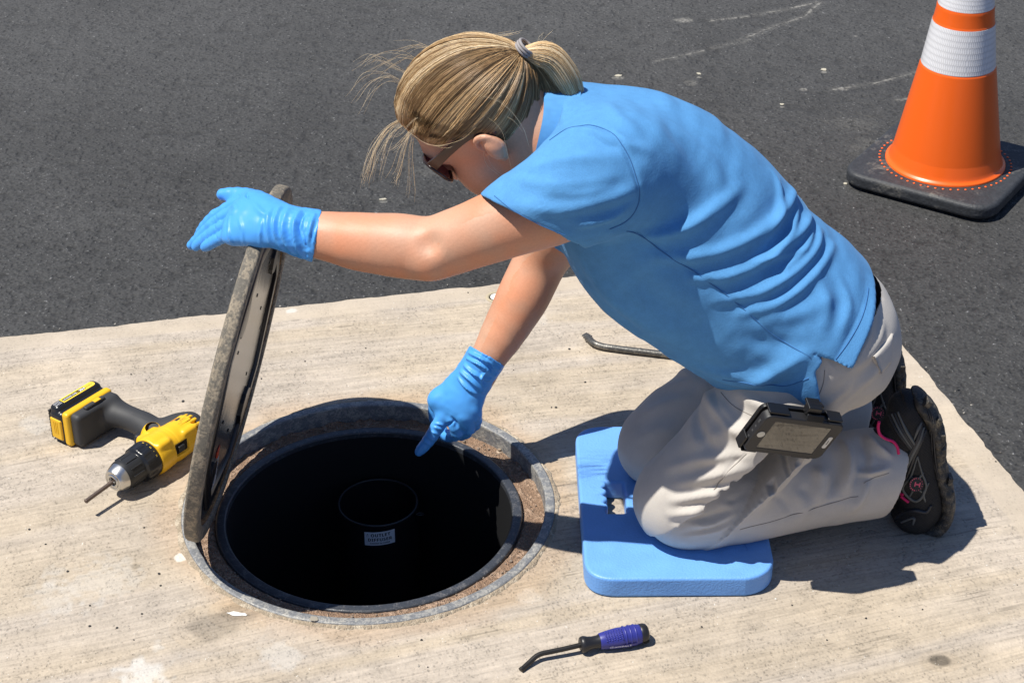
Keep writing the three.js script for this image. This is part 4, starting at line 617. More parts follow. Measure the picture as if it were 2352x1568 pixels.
// ---- polo shirt
const TORSO = [[1312, 292, .548, .056, .05, .105], [1378, 362, .55, .086, .080, .145], [1470, 445, .55, .146, .134, .150], [1555, 545, .55, .166, .146, .154], [1640, 625, .55, .158, .126, .155], [1730, 692, .55, .146, .122, .158], [1820, 742, .55, .136, .112, .166], [1900, 782, .55, .116, .100, .174], [1965, 828, .55, .112, .095, .178]];
const shirtUp = (i) => V(0.64, 0.77, i < 2 ? -0.22 : i < 4 ? -0.12 : 0).normalize();
const torsoF = limb(TORSO.map(([x, y, z, a, b, c], i) => [atZ(x, y, z), a, b, c, shirtUp(i)]), SPINE_UP, { sub: 3, k: 0.03 });
const sleeveLAxis = [[1440, 380, .645, .076], [1395, 402, .672, .078], [1330, 437, .695, .0735], [1232, 494, .705, .0655], [1155, 540, .70, .0625]], sleeveRAxis = [[1410, 400, .43, .078], [1345, 475, .36, .070], [1290, 545, .31, .064]];
let shirt, hemF, backF;
{
  const sl = limb(sleeveLAxis.map(([x, y, z, r]) => [atZ(x, y, z), r, r * 0.98, r * 0.94]), V(0.2, 1, 0), { sub: 3, k: 0.02 }), sr = limb(sleeveRAxis.map(([x, y, z, r]) => [atZ(x, y, z), r]), V(0, 1, 0), { sub: 3, k: 0.02 });
  const A = atZ(1112, 454, 0.66), B = atZ(1312, 556, 0.70), slN = V(0, 0, 0).crossVectors(B.clone().sub(A), ray(1210, 504)).normalize(); if (slN.x > 0) slN.negate(); // points out of the sleeve
  const slCut = plane(A, slN), srCut = plane(atZ(1318, 512, 0.335), V(-0.45, -0.75, -0.35));
  const hemN = V(0.80, -0.60, 0.0).normalize(), hemP = atZ(1918, 782, 0.55), hem = plane(hemP, hemN), neckN = V(-0.93, 0.18, 0.05).normalize(), neckCut = plane(atZ(1268, 300, 0.55), neckN);
  hemF = hem; const backS = plane(atZ(1868, 820, 0.73), V(0.60, 0.80, 0.0)); const s1 = V(0, 0, 0).crossVectors(atZ(1880, 888, 0.73).sub(atZ(1868, 820, 0.73)), V(0, 0, 1)).normalize(), s2 = V(0, 0, 0).crossVectors(atZ(1934, 846, 0.73).sub(atZ(1868, 820, 0.73)), V(0, 0, 1)).normalize();
  backF = backS; const P1 = plane(atZ(1868, 820, 0.73), s1.x > 0 ? s1.negate() : s1), P2 = plane(atZ(1868, 820, 0.73), s2.y < 0 ? s2.negate() : s2);
  const f = (x, y, z) => {
    const t = torsoF(x, y, z), a = sl(x, y, z), b = sr(x, y, z);
    const aC = smax(a, slCut(x, y, z), 0.004), bC = Math.max(b, srCut(x, y, z));
    let d = smin(smin(Math.max(t, neckCut(x, y, z)), aC, 0.012 + 0.034 * sstep(0.56, 0.70, y)), bC, 0.02);
    const h = hem(x, y, z) + 0.036 * (backS(x, y, z) > 0 ? 1 : 0); d = smax(d, h, 0.004);
    if (h > -0.06) d = Math.max(d, -Math.max(t + 0.007, -h - 0.05));                                    // open at the hem
    const s = slCut(x, y, z); if (s > -0.05 && a < 0) d = Math.max(d, -Math.max(a + 0.0055, -s - 0.04));     // open at the sleeve
    if (z > 0.62 && h > -0.08) d = smax(d, -Math.max(P1(x, y, z), P2(x, y, z)), 0.003);
    return d;
  };
  shirt = meshSDF(f, V(-0.08, 0.12, 0.26), V(0.64, 0.82, 0.80), 0.0030);
}
{ // folds pressed into the shirt
  const F = [
    // sleeve
    [[[1150, 400], [1230, 420], [1320, 425], [1420, 405]], .008, .0025], [[[1180, 470], [1280, 482], [1380, 462], [1465, 432]], .011, .006], [[[1290, 505], [1370, 508], [1440, 488]], .009, .003], [[[1215, 385], [1300, 365], [1390, 360]], .010, .004], [[[1250, 440], [1330, 445], [1400, 430]], .007, .003], [[[1330, 520], [1400, 500], [1450, 470]], .006, .004], [[[1400, 300], [1445, 330], [1490, 345]], .009, .004],
    [[[1245, 325], [1300, 300], [1360, 300], [1400, 318]], .007, .003], [[[1340, 300], [1385, 330], [1420, 340]], .006, -.003],
    // armhole seam
    [[[1290, 295], [1345, 285], [1400, 300], [1440, 350], [1462, 410], [1468, 465], [1440, 505], [1395, 528]], .0035, -.0028, 0],
    // side seam
    [[[1440, 530], [1520, 575], [1600, 625], [1700, 700], [1780, 770], [1866, 825]], .0028, -.0022, 0],
    // deep folds gathered at the waist
    [[[1510, 590], [1600, 590], [1700, 560], [1790, 500], [1822, 450], [1830, 420]], 0.0102, 0.0078], [[[1590, 640], [1680, 632], [1780, 585], [1850, 520], [1866, 490]], 0.0085, 0.0078], [[[1650, 690], [1740, 672], [1830, 620], [1880, 560], [1885, 520]], 0.0093, 0.0078], [[[1700, 720], [1800, 690], [1880, 620], [1915, 560]], 0.0085, 0.0062],
    [[[1480, 545], [1580, 525], [1660, 470], [1700, 430]], 0.0119, 0.0062], [[[1400, 535], [1500, 540], [1590, 510], [1650, 460]], 0.0085, 0.0039], [[[1780, 400], [1795, 450], [1780, 520], [1730, 575]], 0.0076, 0.0047], [[[1835, 470], [1820, 530], [1770, 590]], 0.0059, 0.0047], [[[1870, 520], [1850, 570], [1800, 620]], 0.0051, 0.0047], [[[1720, 600], [1790, 590], [1850, 570]], 0.0051, 0.0039],
    [[[1560, 300], [1640, 380], [1660, 440]], 0.0153, 0.0039], [[[1450, 260], [1540, 330], [1590, 420]], 0.0187, 0.0031], [[[1400, 235], [1420, 265], [1470, 300]], 0.0102, 0.0031],
    // belly and hem
    [[[1640, 870], [1720, 880], [1790, 850], [1850, 815]], .012, .008], [[[1600, 845], [1690, 862], [1760, 868]], .012, .006], [[[1880, 640], [1900, 700], [1890, 760]], .013, .005], [[[1930, 640], [1950, 700], [1930, 770]], .010, .004], [[[1760, 730], [1840, 720], [1910, 680]], .014, .005], [[[1340, 600], [1420, 700], [1520, 770]], .02, .005], [[[1420, 590], [1500, 680], [1620, 760]], .022, -.004], [[[1700, 770], [1780, 790], [1850, 790]], .014, -.004],
    // hem stitching
    [[[1990, 640], [1975, 720], [1940, 790], [1918, 825]], .0018, -.0014, 0], [[[1850, 862], [1790, 880], [1720, 875]], .0018, -.0014, 0], [[[1132, 455], [1220, 510], [1298, 545]], .0018, -.0014, 0],
  ];
  const ff = foldField(shirt, F);
  displace(shirt, (x, y, z) => ff(x, y, z) + 0.0020 * noise3(x * 18, y * 18, z * 18) + 0.0017 * noise3((x * 0.77 - y * 0.64) * 46, (x * 0.64 + y * 0.77) * 11, z * 11) + 0.0005 * noise3(x * 50, y * 50, z * 50)); smoothMesh(shirt, 2, 0.5);
  const seamMat = phys({ color: C3(0.040, 0.15, 0.36), roughness: 0.9 });
  { const pk = picker(shirt), P = wpart('polo_shirt', boxUV(shirt, 4), shirtMat, person);
    for (const l of [[[1262, 322], [1300, 296], [1345, 287], [1400, 302], [1440, 350], [1462, 410], [1468, 465], [1440, 508], [1400, 526]], [[1440, 532], [1520, 577], [1600, 627], [1700, 702], [1780, 772], [1862, 820]], [[1996, 660], [1980, 730], [1950, 785], [1920, 825]], [[1858, 868], [1800, 886], [1730, 884], [1660, 872]], [[1136, 450], [1190, 490], [1250, 522], [1300, 540]]])
      wpart('seam', sweep(drape(shirt, bez(l.map(([x, y]) => pk(x, y)), l.length * 9), 0.0002), () => 0.0008, 5), seamMat, P); }
  // ribbed collar
  const c0 = atZ(1247, 300, 0.552), n = V(-0.93, 0.22, 0.05).normalize(), up = V(0.22, 0.93, -0.25); up.addScaledVector(n, -up.dot(n)).normalize(); const sd = V(0, 0, 0).crossVectors(n, up);
  const ring = [], N = 90, uv = [], ix = []; const prof = [[0.062, 0.012, 0.0], [0.0625, 0.015, 0.004], [0.0650, 0.015, 0.006], [0.068, -0.004, 0.010], [0.073, -0.022, 0.018], [0.078, -0.036, 0.022], [0.076, -0.037, 0.020], [0.066, -0.02, 0.010], [0.062, 0.012, 0]];
  for (let i = 0; i <= N; i++) { const a = i / N * 6.2832, cu = Math.cos(a), cs = Math.sin(a); prof.forEach(([r, h, b], k) => { const p = c0.clone().addScaledVector(up, cu * (r * 1.04)).addScaledVector(sd, cs * r * 1.05).addScaledVector(n, h + 0.002 * noise3(cu * 2, cs * 2, 3)); ring.push(p.x, p.y, p.z); uv.push(i / N * 0.4, k * 0.01); }); }
  for (let i = 0; i < N; i++) for (let k = 0; k < prof.length - 1; k++) { const a = i * prof.length + k, b = a + prof.length; ix.push(a, a + 1, b, b, a + 1, b + 1); }
  const g = new THREE.BufferGeometry(); g.setAttribute('position', new THREE.Float32BufferAttribute(ring, 3)); g.setAttribute('uv', new THREE.Float32BufferAttribute(uv, 2)); g.setIndex(ix); g.computeVertexNormals();
  wpart('collar', g, shirtMat, person, 'ribbed blue shirt collar');
}
// ---- trousers
let khaki;
{
  const pel = limb([[atZ(1850, 735, .55), .105, .100, .145], [atZ(1898, 766, .55), .104, .10, .142], [atZ(1926, 782, .55), .072, .075, .100]], V(0.7, 0.7, 0), { sub: 3, k: 0.03 });
  const gl = ellip(atZ(1906, 775, 0.632), V(1, 0, 0), 0.066, V(0, 1, 0), 0.088, V(0, 0, 1), 0.082), gr = ellip(atZ(1944, 760, 0.468), V(1, 0, 0), 0.068, V(0, 1, 0), 0.088, V(0, 0, 1), 0.08);
  const thL = limb([[atZ(1856, 822, .635), .080, .080, .084], [atZ(1730, 992, .655), .090, .085, .085], [atZ(1625, 1105, .652), .078, .078, .078], [atZ(1562, 1150, .648), .071, .071, .070]], V(0.6, 0.8, 0.2), { sub: 3, k: 0.02 });
  const shL = limb([[atZ(1572, 1158, .646), .070], [atZ(1700, 1140, .625), .068], [atZ(1850, 1112, .60), .066], [atZ(1975, 1090, .585), .066, .068, .063], [atZ(2042, 1078, .575), .064, .066, .060]], V(0, 1, 0), { sub: 3, k: 0.02 });
  const thR = limb([[atZ(1890, 805, .475), .088], [atZ(1690, 925, .468), .085], [atZ(1572, 988, .475), .074], [atZ(1514, 1026, .482), .067]], V(0.6, 0.8, 0), { sub: 3, k: 0.02 }), shR = limb([[atZ(1525, 1032, .48), .066], [atZ(1750, 1005, .46), .062], [atZ(1930, 975, .42), .060], [atZ(1975, 965, .40), .058]], V(0, 1, 0), { sub: 3, k: 0.02 });
  const A = atZ(2068, 1050, 0.575), B = atZ(2012, 1165, 0.575), cn = V(0, 0, 0).crossVectors(B.clone().sub(A), V(0, 0, 1)).normalize(); if (cn.x < 0) cn.negate(); const cut = plane(A, cn), cutR = plane(atZ(1968, 960, 0.4), V(1, -0.3, 0));
  const f = (x, y, z) => {
    let d = smin(pel(x, y, z), smin(gl(x, y, z), gr(x, y, z), 0.012), 0.02);
    d = smin(d, thL(x, y, z), 0.02); d = smin(d, thR(x, y, z), 0.02); const hh = hemF(x, y, z) + 0.036 * sstep(-0.006, 0.006, backF(x, y, z)); if (hh < 0.035 && hh > -0.075) d = smax(d, torsoF(x, y, z) + 0.010 - Math.max(0, hh) * 2.2 - Math.max(0, hh - 0.008) * 16 - Math.max(0, -hh - 0.04) * 12, 0.010);
    const s = shL(x, y, z), c = cut(x, y, z); let sC = Math.max(s, c); if (c > -0.06) sC = Math.max(sC, -Math.max(s + 0.0055, -c - 0.045));
    d = smin(d, sC, 0.026); return smin(d, Math.max(shR(x, y, z), cutR(x, y, z)), 0.02);
  };
  khaki = meshSDF(f, V(0.12, -0.01, 0.34), V(0.70, 0.44, 0.77), 0.0030);
  const F = [
    // lap and thigh
    [[[1620, 885], [1650, 940], [1700, 990], [1760, 1015]], .012, .008], [[[1595, 930], [1605, 985], [1640, 1030]], .012, -.006], [[[1700, 905], [1760, 935], [1820, 950]], .010, .006], [[[1535, 1075], [1620, 1055], [1720, 1050]], .010, .005], [[[1600, 1015], [1680, 990], [1740, 990]], .012, .004],
    [[[1555, 1110], [1640, 1092], [1715, 1072]], .009, .006], [[[1545, 1150], [1640, 1135], [1720, 1105]], .008, .006], [[[1540, 1182], [1610, 1174], [1670, 1156]], .008, .007], [[[1560, 1212], [1630, 1205], [1690, 1180]], .006, .006], [[[1590, 1228], [1650, 1218], [1690, 1200]], .005, .004], 
    // sharp creases
    [[[1560, 1165], [1620, 1160], [1680, 1150], [1720, 1130]], .0045, -.0045, 0], [[[1545, 1200], [1610, 1192], [1670, 1172]], .0045, -.0045, 0], [[[1570, 1225], [1630, 1215], [1680, 1190]], .004, -.004, 0], [[[1590, 1130], [1660, 1115], [1730, 1090]], .005, -.004, 0], [[[1600, 1075], [1690, 1055], [1780, 1050]], .006, -.004, 0], [[[1640, 900], [1670, 960], [1720, 1000]], .006, -.005, 0],
    [[[1900, 1050], [1915, 1090], [1905, 1140]], .006, -.006, 0], [[[1968, 1018], [1974, 1060], [1965, 1110]], .005, -.006, 0], [[[2000, 1018], [2020, 1045], [2045, 1055]], .005, -.005, 0], [[[1820, 1100], [1850, 1130], [1850, 1165]], .006, -.004, 0], [[[1755, 1130], [1800, 1150], [1820, 1180]], .006, -.003, 0],
    // lower leg and cuff
    [[[1860, 1050], [1885, 1090], [1880, 1150]], 0.0108, 0.0105], [[[1905, 1035], [1925, 1075], [1915, 1130]], 0.0090, -0.0090], [[[1940, 1015], [1955, 1060], [1945, 1120]], 0.0090, 0.0135], [[[1975, 1005], [1990, 1040], [1985, 1090]], 0.0072, -0.0090], [[[1995, 1003], [2015, 1030], [2040, 1048]], 0.0081, 0.0135], [[[1970, 1085], [2010, 1085], [2040, 1075]], 0.0063, 0.0090], [[[1955, 1172], [1985, 1130], [1995, 1095]], 0.0090, 0.0090], [[[1830, 1130], [1850, 1160], [1845, 1185]], 0.0108, 0.0060],
    // seams
    [[[1700, 1215], [1800, 1190], [1900, 1155], [1970, 1140], [1985, 1105], [2040, 1085]], .0025, -.002, 0], [[[1880, 830], [1900, 850], [1880, 910], [1870, 950]], .0025, -.002, 0], [[[1975, 770], [2000, 700], [2030, 680]], .003, -.002, 0], [[[1640, 1120], [1690, 1060], [1720, 1040]], .0025, -.002, 0],
    // seat
    [[[1960, 850], [2010, 800], [2030, 740]], .010, .004], [[[1930, 930], [1980, 880], [2030, 830]], .012, .005], [[[1900, 930], [1940, 900], [1960, 870]], .008, .004],
    // far leg
    [[[1470, 955], [1520, 930], [1570, 915]], .012, .005], [[[1490, 905], [1540, 885], [1590, 875]], .010, .004], [[[1465, 1005], [1510, 990], [1550, 985]], .012, .004], [[[1500, 845], [1560, 850], [1600, 870]], .010, .004],
  ];
  const ff = foldField(khaki, F);
  displace(khaki, (x, y, z) => ff(x, y, z) + 0.0020 * noise3(x * 20, y * 20, z * 20 + 9) + 0.0007 * noise3(x * 40, y * 40, z * 40)); smoothMesh(khaki, 2, 0.5);
  const pick = picker(khaki); const TR = wpart('trousers', boxUV(khaki, 4), khakiMat, person), kSeam = phys({ color: C3(0.26, 0.235, 0.21), roughness: 0.9 });
  for (const l of [[[1700, 1216], [1780, 1196], [1860, 1172], [1930, 1150], [1972, 1140]], [[1985, 1110], [2010, 1096], [2042, 1086]], [[1640, 1125], [1680, 1075], [1715, 1042]], [[1895, 850], [1890, 885], [1872, 930]], [[1655, 900], [1690, 935], [1730, 955]], [[2010, 720], [2025, 690]]]) wpart('seam', sweep(drape(khaki, bez(l.map(([x, y]) => pick(x, y)), l.length * 9), 0.0001), () => 0.0007, 5), kSeam, TR);
  const lift = (p, d) => p.add(camera.position.clone().sub(p).normalize().multiplyScalar(d));
  // back pocket flap and belt loop
  const quad = (pts, th, d) => { const q = pts.map(([x, y]) => lift(pick(x, y), d)), n = V(0, 0, 0).crossVectors(q[1].clone().sub(q[0]), q[3].clone().sub(q[0])).normalize(); if (n.dot(camera.position.clone().sub(q[0])) < 0) n.negate(); const pos = [], ix = [], N = 8; for (const s of [0, 1]) for (let j = 0; j <= N; j++) for (let i = 0; i <= N; i++) { const a = q[0].clone().lerp(q[1], i / N), b = q[3].clone().lerp(q[2], i / N), p = a.lerp(b, j / N); const e = Math.min(i, N - i, j, N - j) / N; p.addScaledVector(n, s ? th * (0.6 + 0.4 * Math.min(1, e * 6))  : -0.003); pos.push(p.x, p.y, p.z); } const M = (N + 1) * (N + 1); for (let j = 0; j < N; j++) for (let i = 0; i < N; i++) { const a = j * (N + 1) + i; ix.push(M + a, M + a + 1, M + a + N + 2, M + a, M + a + N + 2, M + a + N + 1); } for (let k = 0; k < N; k++) for (const [a, b] of [[k, k + 1], [M - 1 - k, M - 2 - k], [k * (N + 1), (k + 1) * (N + 1)], [k * (N + 1) + N, (k + 1) * (N + 1) + N]]) ix.push(a, b, M + a, b, M + b, M + a); const g = new THREE.BufferGeometry(); g.setAttribute('position', new THREE.Float32BufferAttribute(pos, 3)); g.setIndex(ix); g.computeVertexNormals(); return g; };
  const pf = (g) => boxUV(g, 4);
  wpart('pocket_flap', pf(quad([[2006, 818], [2050, 765], [2044, 832], [2022, 858]], 0.005, 0.002)), khakiMat, person);
}
// ---- gloves
const finger = (pts, r0, r1, up) => limb(pts.map(([x, y, z], i) => [atZ(x, y, z), lerp(r0, r1, i / (pts.length - 1))]), up ?? V(0, 1, 0.1), { sub: 2, k: 0.003 });
{
  const kI = atZ(546, 466, .534), kP = atZ(524, 540, .590), side = kP.clone().sub(kI).normalize(), wr = atZ(650, 522, .607), dir = kI.clone().add(kP).multiplyScalar(0.5).sub(wr).normalize(), up = V(0, 0, 0).crossVectors(side, dir).normalize(); if (up.y < 0) up.negate();
  const palm = limb([[atZ(668, 526, .609), .024, .023, .029, up], [wr, .024, .022, .030, up], [atZ(612, 512, .591), .024, .020, .038, up], [atZ(572, 503, .574), .0215, .018, .0425, up], [atZ(540, 502, .563), .0155, .014, .0425, up]], up, { sub: 3, k: 0.012, cap: 0.7 });
  const fs = [finger([[546, 467, .534], [494, 496, .524], [470, 521, .518], [456, 540, .514]], .0108, .0076), finger([[534, 487, .550], [488, 516, .540], [460, 544, .532], [440, 563, .528]], .0105, .0078), finger([[526, 513, .567], [490, 534, .556], [465, 553, .548], [450, 566, .544]], .0101, .0075), finger([[524, 537, .585], [500, 550, .576], [482, 560, .569], [470, 567, .565]], .0098, .0070)];
  const thumb = finger([[606, 474, .554], [577, 455, .522], [545, 447, .508], [510, 446, .500]], .0150, .0093);
  const cuff = limb([[atZ(655, 523, .607), .028, .028, .031], [atZ(690, 533, .616), .032, .032, .0345], [atZ(745, 545, .628), .0372, .0375, .0378]], V(0, 1, -0.2), { sub: 3, k: 0.01 });
  const A = atZ(737, 490, .622), B = atZ(717, 600, .622), cn = V(0, 0, 0).crossVectors(B.clone().sub(A), ray(727, 545)).normalize(); if (cn.x < 0) cn.negate(); const cut = plane(A, cn);
  const f = (x, y, z) => { let d = palm(x, y, z); let q = 1e9; for (const g of fs) q = smin(q, g(x, y, z), 0.0012); d = smin(d, q, 0.006); d = smin(d, thumb(x, y, z), 0.014); const c = cut(x, y, z), u = cuff(x, y, z); let uc = Math.max(u, c); if (c > -0.05) uc = Math.max(uc, -Math.max(u + 0.0035, -c - 0.03)); return smin(d, uc, 0.008); };
  const g = meshSDF(f, V(-0.55, 0.42, 0.46), V(-0.25, 0.65, 0.70), 0.0019);
  const ff = foldField(g, [
    [[[622, 480], [616, 520], [622, 562]], .0045, 0.00525], [[[603, 500], [598, 530], [598, 565]], .0030, 0.00240], [[[642, 476], [630, 520], [648, 572]], .0038, 0.00600], [[[660, 482], [650, 530], [672, 582]], .0045, 0.00600], [[[688, 486], [676, 520], [682, 560], [700, 592]], .004, 0.00750], [[[700, 490], [690, 530], [706, 570]], .003, -0.00600], [[[722, 492], [712, 530], [708, 592]], .0035, 0.00600], [[[733, 492], [722, 545], [714, 596]], .0016, 0.00240],
    [[[526, 500], [526, 540], [534, 558]], .0028, 0.00270], [[[548, 500], [556, 530], [560, 560]], .003, 0.00180], [[[572, 455], [566, 448], [570, 440]], .0018, -0.00375], [[[548, 456], [551, 448], [550, 443]], .0015, -0.00240], [[[500, 505], [492, 492], [486, 486]], .0016, -0.00180], [[[497, 528], [490, 517], [484, 510]], .0016, -0.00180], [[[500, 550], [494, 538]], .0016, -0.00180], [[[533, 468], [540, 480], [530, 495]], .006, 0.00270], [[[585, 470], [600, 488], [622, 498]], .005, 0.00300]]);
  displace(g, (x, y, z) => ff(x, y, z) + 0.0007 * noise3(x * 90, y * 90, z * 90) + 0.0006 * noise3(x * 200, y * 200, z * 200) * sstep(-0.36, -0.33, x));
  wpart('glove', g, gloveMat, person, 'blue nitrile glove on the hand holding the lid');
}
{
  const side = atZ(1088, 950, .43).sub(atZ(1005, 955, .405)).normalize(), wr = atZ(1086, 873, .395), dir = atZ(1035, 955, .41).sub(wr).normalize(), up = V(0, 0, 0).crossVectors(dir, side).normalize(); if (up.z < 0) up.negate();
  const palm = limb([[atZ(1098, 852, .393), .022, .021, .0255, up], [wr, .022, .022, .0285, up], [atZ(1064, 902, .40), .024, .022, .036, up], [atZ(1050, 930, .405), .023, .022, .0405, up], [atZ(1044, 955, .408), .018, .018, .0375, up]], up, { sub: 3, k: 0.012, cap: 0.8 });
  const index = finger([[1018, 958, .415], [992, 1000, .425], [974, 1024, .43], [962, 1038, .432]], .0125, .0078), mid = finger([[1042, 965, .425], [1050, 992, .425], [1036, 1002, .40], [1018, 1000, .39]], .0115, .009), ring = finger([[1066, 958, .43], [1076, 984, .425], [1060, 998, .40], [1040, 996, .385]], .0115, .009), pin = finger([[1088, 940, .425], [1094, 964, .42], [1082, 984, .40], [1060, 988, .385]], .0105, .0085), thumb = finger([[1030, 900, .378], [1002, 930, .36], [1000, 960, .365], [1014, 985, .375]], .0145, .0095), bump = ball(atZ(1004, 918, .395), .015);
  const cuff = limb([[atZ(1085, 872, .395), .0275, .0275, .029], [atZ(1102, 845, .392), .0285, .0285, .0295], [atZ(1126, 806, .388), .031, .031, .0315]], V(-0.7, 0.3, 0.6), { sub: 3, k: 0.01 });
  const A = atZ(1082, 796, .39), B = atZ(1155, 838, .39), cn = V(0, 0, 0).crossVectors(B.clone().sub(A), ray(1118, 817)).normalize(); if (cn.y < 0) cn.negate(); const cut = plane(A, cn);
  const f = (x, y, z) => { let d = smin(palm(x, y, z), bump(x, y, z), 0.02); d = smin(d, index(x, y, z), 0.009); d = smin(d, smin(mid(x, y, z), smin(ring(x, y, z), pin(x, y, z), 0.003), 0.003), 0.006); d = smin(d, thumb(x, y, z), 0.01); const c = cut(x, y, z), u = cuff(x, y, z); let uc = Math.max(u, c); if (c > -0.05) uc = Math.max(uc, -Math.max(u + 0.0035, -c - 0.03)); return smin(d, uc, 0.008); };
  const g = meshSDF(f, V(-0.22, -0.04, 0.30), V(0.03, 0.32, 0.52), 0.0019);
  const ff = foldField(g, [
    [[[1078, 810], [1110, 825], [1148, 848]], .0035, 0.00600], [[[1072, 822], [1105, 838], [1140, 862]], .003, 0.00600], [[[1066, 838], [1090, 858], [1125, 872]], .0035, 0.00600], [[[1058, 852], [1085, 875], [1108, 900]], .004, 0.00675], [[[1052, 866], [1072, 890], [1095, 905]], .003, 0.00450], [[[1120, 850], [1105, 870], [1112, 892]], .003, 0.00450], [[[1084, 800], [1118, 818], [1152, 838]], .0016, 0.00240], [[[1110, 815], [1125, 840], [1130, 855]], .003, -0.00450],
    [[[998, 972], [1010, 974], [1022, 978]], .0022, 0.00240], [[[996, 980], [1008, 984], [1018, 988]], .002, 0.00240], [[[988, 990], [1000, 995], [1010, 1000]], .002, 0.00240], [[[982, 1002], [990, 1008], [998, 1013]], .0018, 0.00210], [[[974, 1012], [984, 1020], [990, 1022]], .0016, 0.00180], [[[1038, 960], [1046, 970], [1050, 980]], .003, -0.00450], [[[1020, 984], [1030, 975], [1042, 968]], .0025, -0.00600, 0], [[[1075, 980], [1070, 990], [1066, 998]], .0016, -0.00225]]);
  displace(g, (x, y, z) => ff(x, y, z) + 0.0007 * noise3(x * 90, y * 90, z * 90) + 0.0006 * noise3(x * 200, y * 200, z * 200) * sstep(0.2, 0.23, y));
  wpart('glove', g, gloveMat, person, 'blue nitrile glove on the pointing hand');
}
// ---- trainers
function makeShoe() {
  const root = new THREE.Group(); root.name = 'trainer'; root.userData.label = 'near black trainer with pink laces'; person.add(root); root.position.set(0.62 - PB.x, 0, 0.57 - PB.z);
  const off = V(0.62, 0, 0.57), Z0 = 0.57, J = (x, y, z = Z0) => atZ(x, y, z), add = (n, g, m, par, lab) => { g.translate(-off.x, -off.y, -off.z); return mesh(n, g, m, par ?? root, lab); };
  const soleN = [[2108, 915, .030, 1, .5], [2134, 950, .034, 1, .25], [2149, 1000, .035, 1, .05], [2150, 1048, .033, 1, -.05], [2158, 1088, .036, 1, .1], [2168, 1122, .043, 1, 0], [2167, 1158, .045, .9, -.45], [2150, 1188, .044, .5, -1], [2118, 1204, .040, .1, -1], [2082, 1200, .030, -.3, -1]];
  const sole = limb(soleN.map(([x, y, w, ux, uy]) => [J(x, y), .0150, .013, w, V(ux, uy, 0)]), V(1, 0, 0), { sub: 3, k: 0.006 });
  const upN = [[2080, 935, .030, .026, .031], [2092, 985, .033, .036, .033], [2098, 1040, .036, .042, .034], [2108, 1095, .036, .040, .038], [2118, 1140, .036, .032, .041], [2105, 1172, .026, .026, .040], [2082, 1178, .020, .022, .034]];
  const upper = limb(upN.map(([x, y, a, b, c]) => [J(x, y), a, b, c]), V(1, 0, 0), { sub: 3, k: 0.015 });
  const tongue = limb([[J(2040, 985), .014, .014, .022], [J(2058, 1050), .014, .014, .026], [J(2072, 1110), .012, .012, .028]], V(1, 0, 0), { sub: 2 }), ground = plane(V(0, 0.0015, 0), V(0, -1, 0));
  const sf = (x, y, z) => Math.max(sole(x, y, z), ground(x, y, z)), uf = (x, y, z) => Math.max(smin(upper(x, y, z), tongue(x, y, z), 0.014), -(sole(x, y, z) - 0.0006), ground(x, y, z));
  const gs = meshSDF(sf, V(0.52, -0.01, 0.50), V(0.76, 0.30, 0.64), 0.002), gu = meshSDF(uf, V(0.52, -0.01, 0.50), V(0.76, 0.30, 0.64), 0.002);
  displace(gs, (x, y, z, nx) => { const q = Math.cos(y * 420 + x * 40), edge = sole(x + 0.004, y, z); return (nx > 0.35 ? -0.0022 * Math.pow(Math.max(0, Math.cos(y * 190 + z * 30)), 2) : 0.0006 * q) + 0.0004 * noise3(x * 120, y * 120, z * 120); });
  displace(gu, (x, y, z) => 0.0008 * noise3(x * 60, y * 60, z * 60));
  const pickU = picker(gu), pickS = picker(gs);
  const meshT = (() => { const a = nT(60, 231); return texFrom(256, 256, (u, v, o) => { const k = Math.sin(u * 300) * Math.sin(v * 300), m = 0.010 * (1 + 0.5 * k + 0.2 * a(u, v)); o[0] = m; o[1] = m; o[2] = m * 1.1; o[3] = 0.5 + 0.4 * k; o[4] = 0.7; }); })();
  const mU = std({ map: meshT.map, bumpMap: meshT.bump, bumpScale: 0.0006, roughness: 0.8 }), mS = withT(wearTex([0.030, 0.029, 0.028], [0.11, 0.092, 0.066], 0.12, 241, 0.5, 24), { roughness: 0.55 }, 0.0008), mO = phys({ color: C3(0.020, 0.021, 0.026), roughness: 0.42 }), mG = phys({ color: C3(0.095, 0.10, 0.098), roughness: 0.45 }), mP = phys({ color: C3(0.62, 0.012, 0.13), roughness: 0.75 });
  const so = add('sole', boxUV(gs, 6), mS); const up = add('upper', boxUV(gu, 4), mU);
  const lift = (p, d) => { const c = camera.position.clone().sub(p).normalize(); return p.addScaledVector(c, d); };
  const strip = (pts, w, mat, nm, d = 0.0008, pk = pickU) => add(nm, sweep(bez(pts.map(([x, y]) => lift(pk(x, y), d)), pts.length * 6), (q) => 1.35 * w * (0.55 + 0.45 * Math.sin(Math.PI * clamp(q, 0.05, 0.95))), 6), mat);
  // overlays
  for (let i = 0; i < 4; i++) strip([[2042 + i * 7, 952 - i * 2], [2062 + i * 7, 990], [2082 + i * 6, 1018], [2096 + i * 4, 1036]], .0022, i % 2 ? mG : mO, 'overlay_strap');
  for (let i = 0; i < 3; i++) strip([[2118 + i * 5, 975 + i * 6], [2108 + i * 5, 1010], [2090 + i * 6, 1045], [2066 + i * 8, 1092 + i * 4]], .0026, i === 1 ? mG : mO, 'overlay_strap');
  for (const l of [[[2108, 1048], [2092, 1095], [2074, 1122], [2100, 1150], [2112, 1148], [2128, 1118], [2118, 1085], [2108, 1048]], [[2094, 1095], [2106, 1102], [2122, 1085]], [[2090, 1140], [2104, 1120], [2118, 1130]], [[2134, 1108], [2122, 1135], [2126, 1152]], [[2118, 970], [2110, 985], [2100, 1010]]]) strip(l, .0019, mG, 'overlay_line');
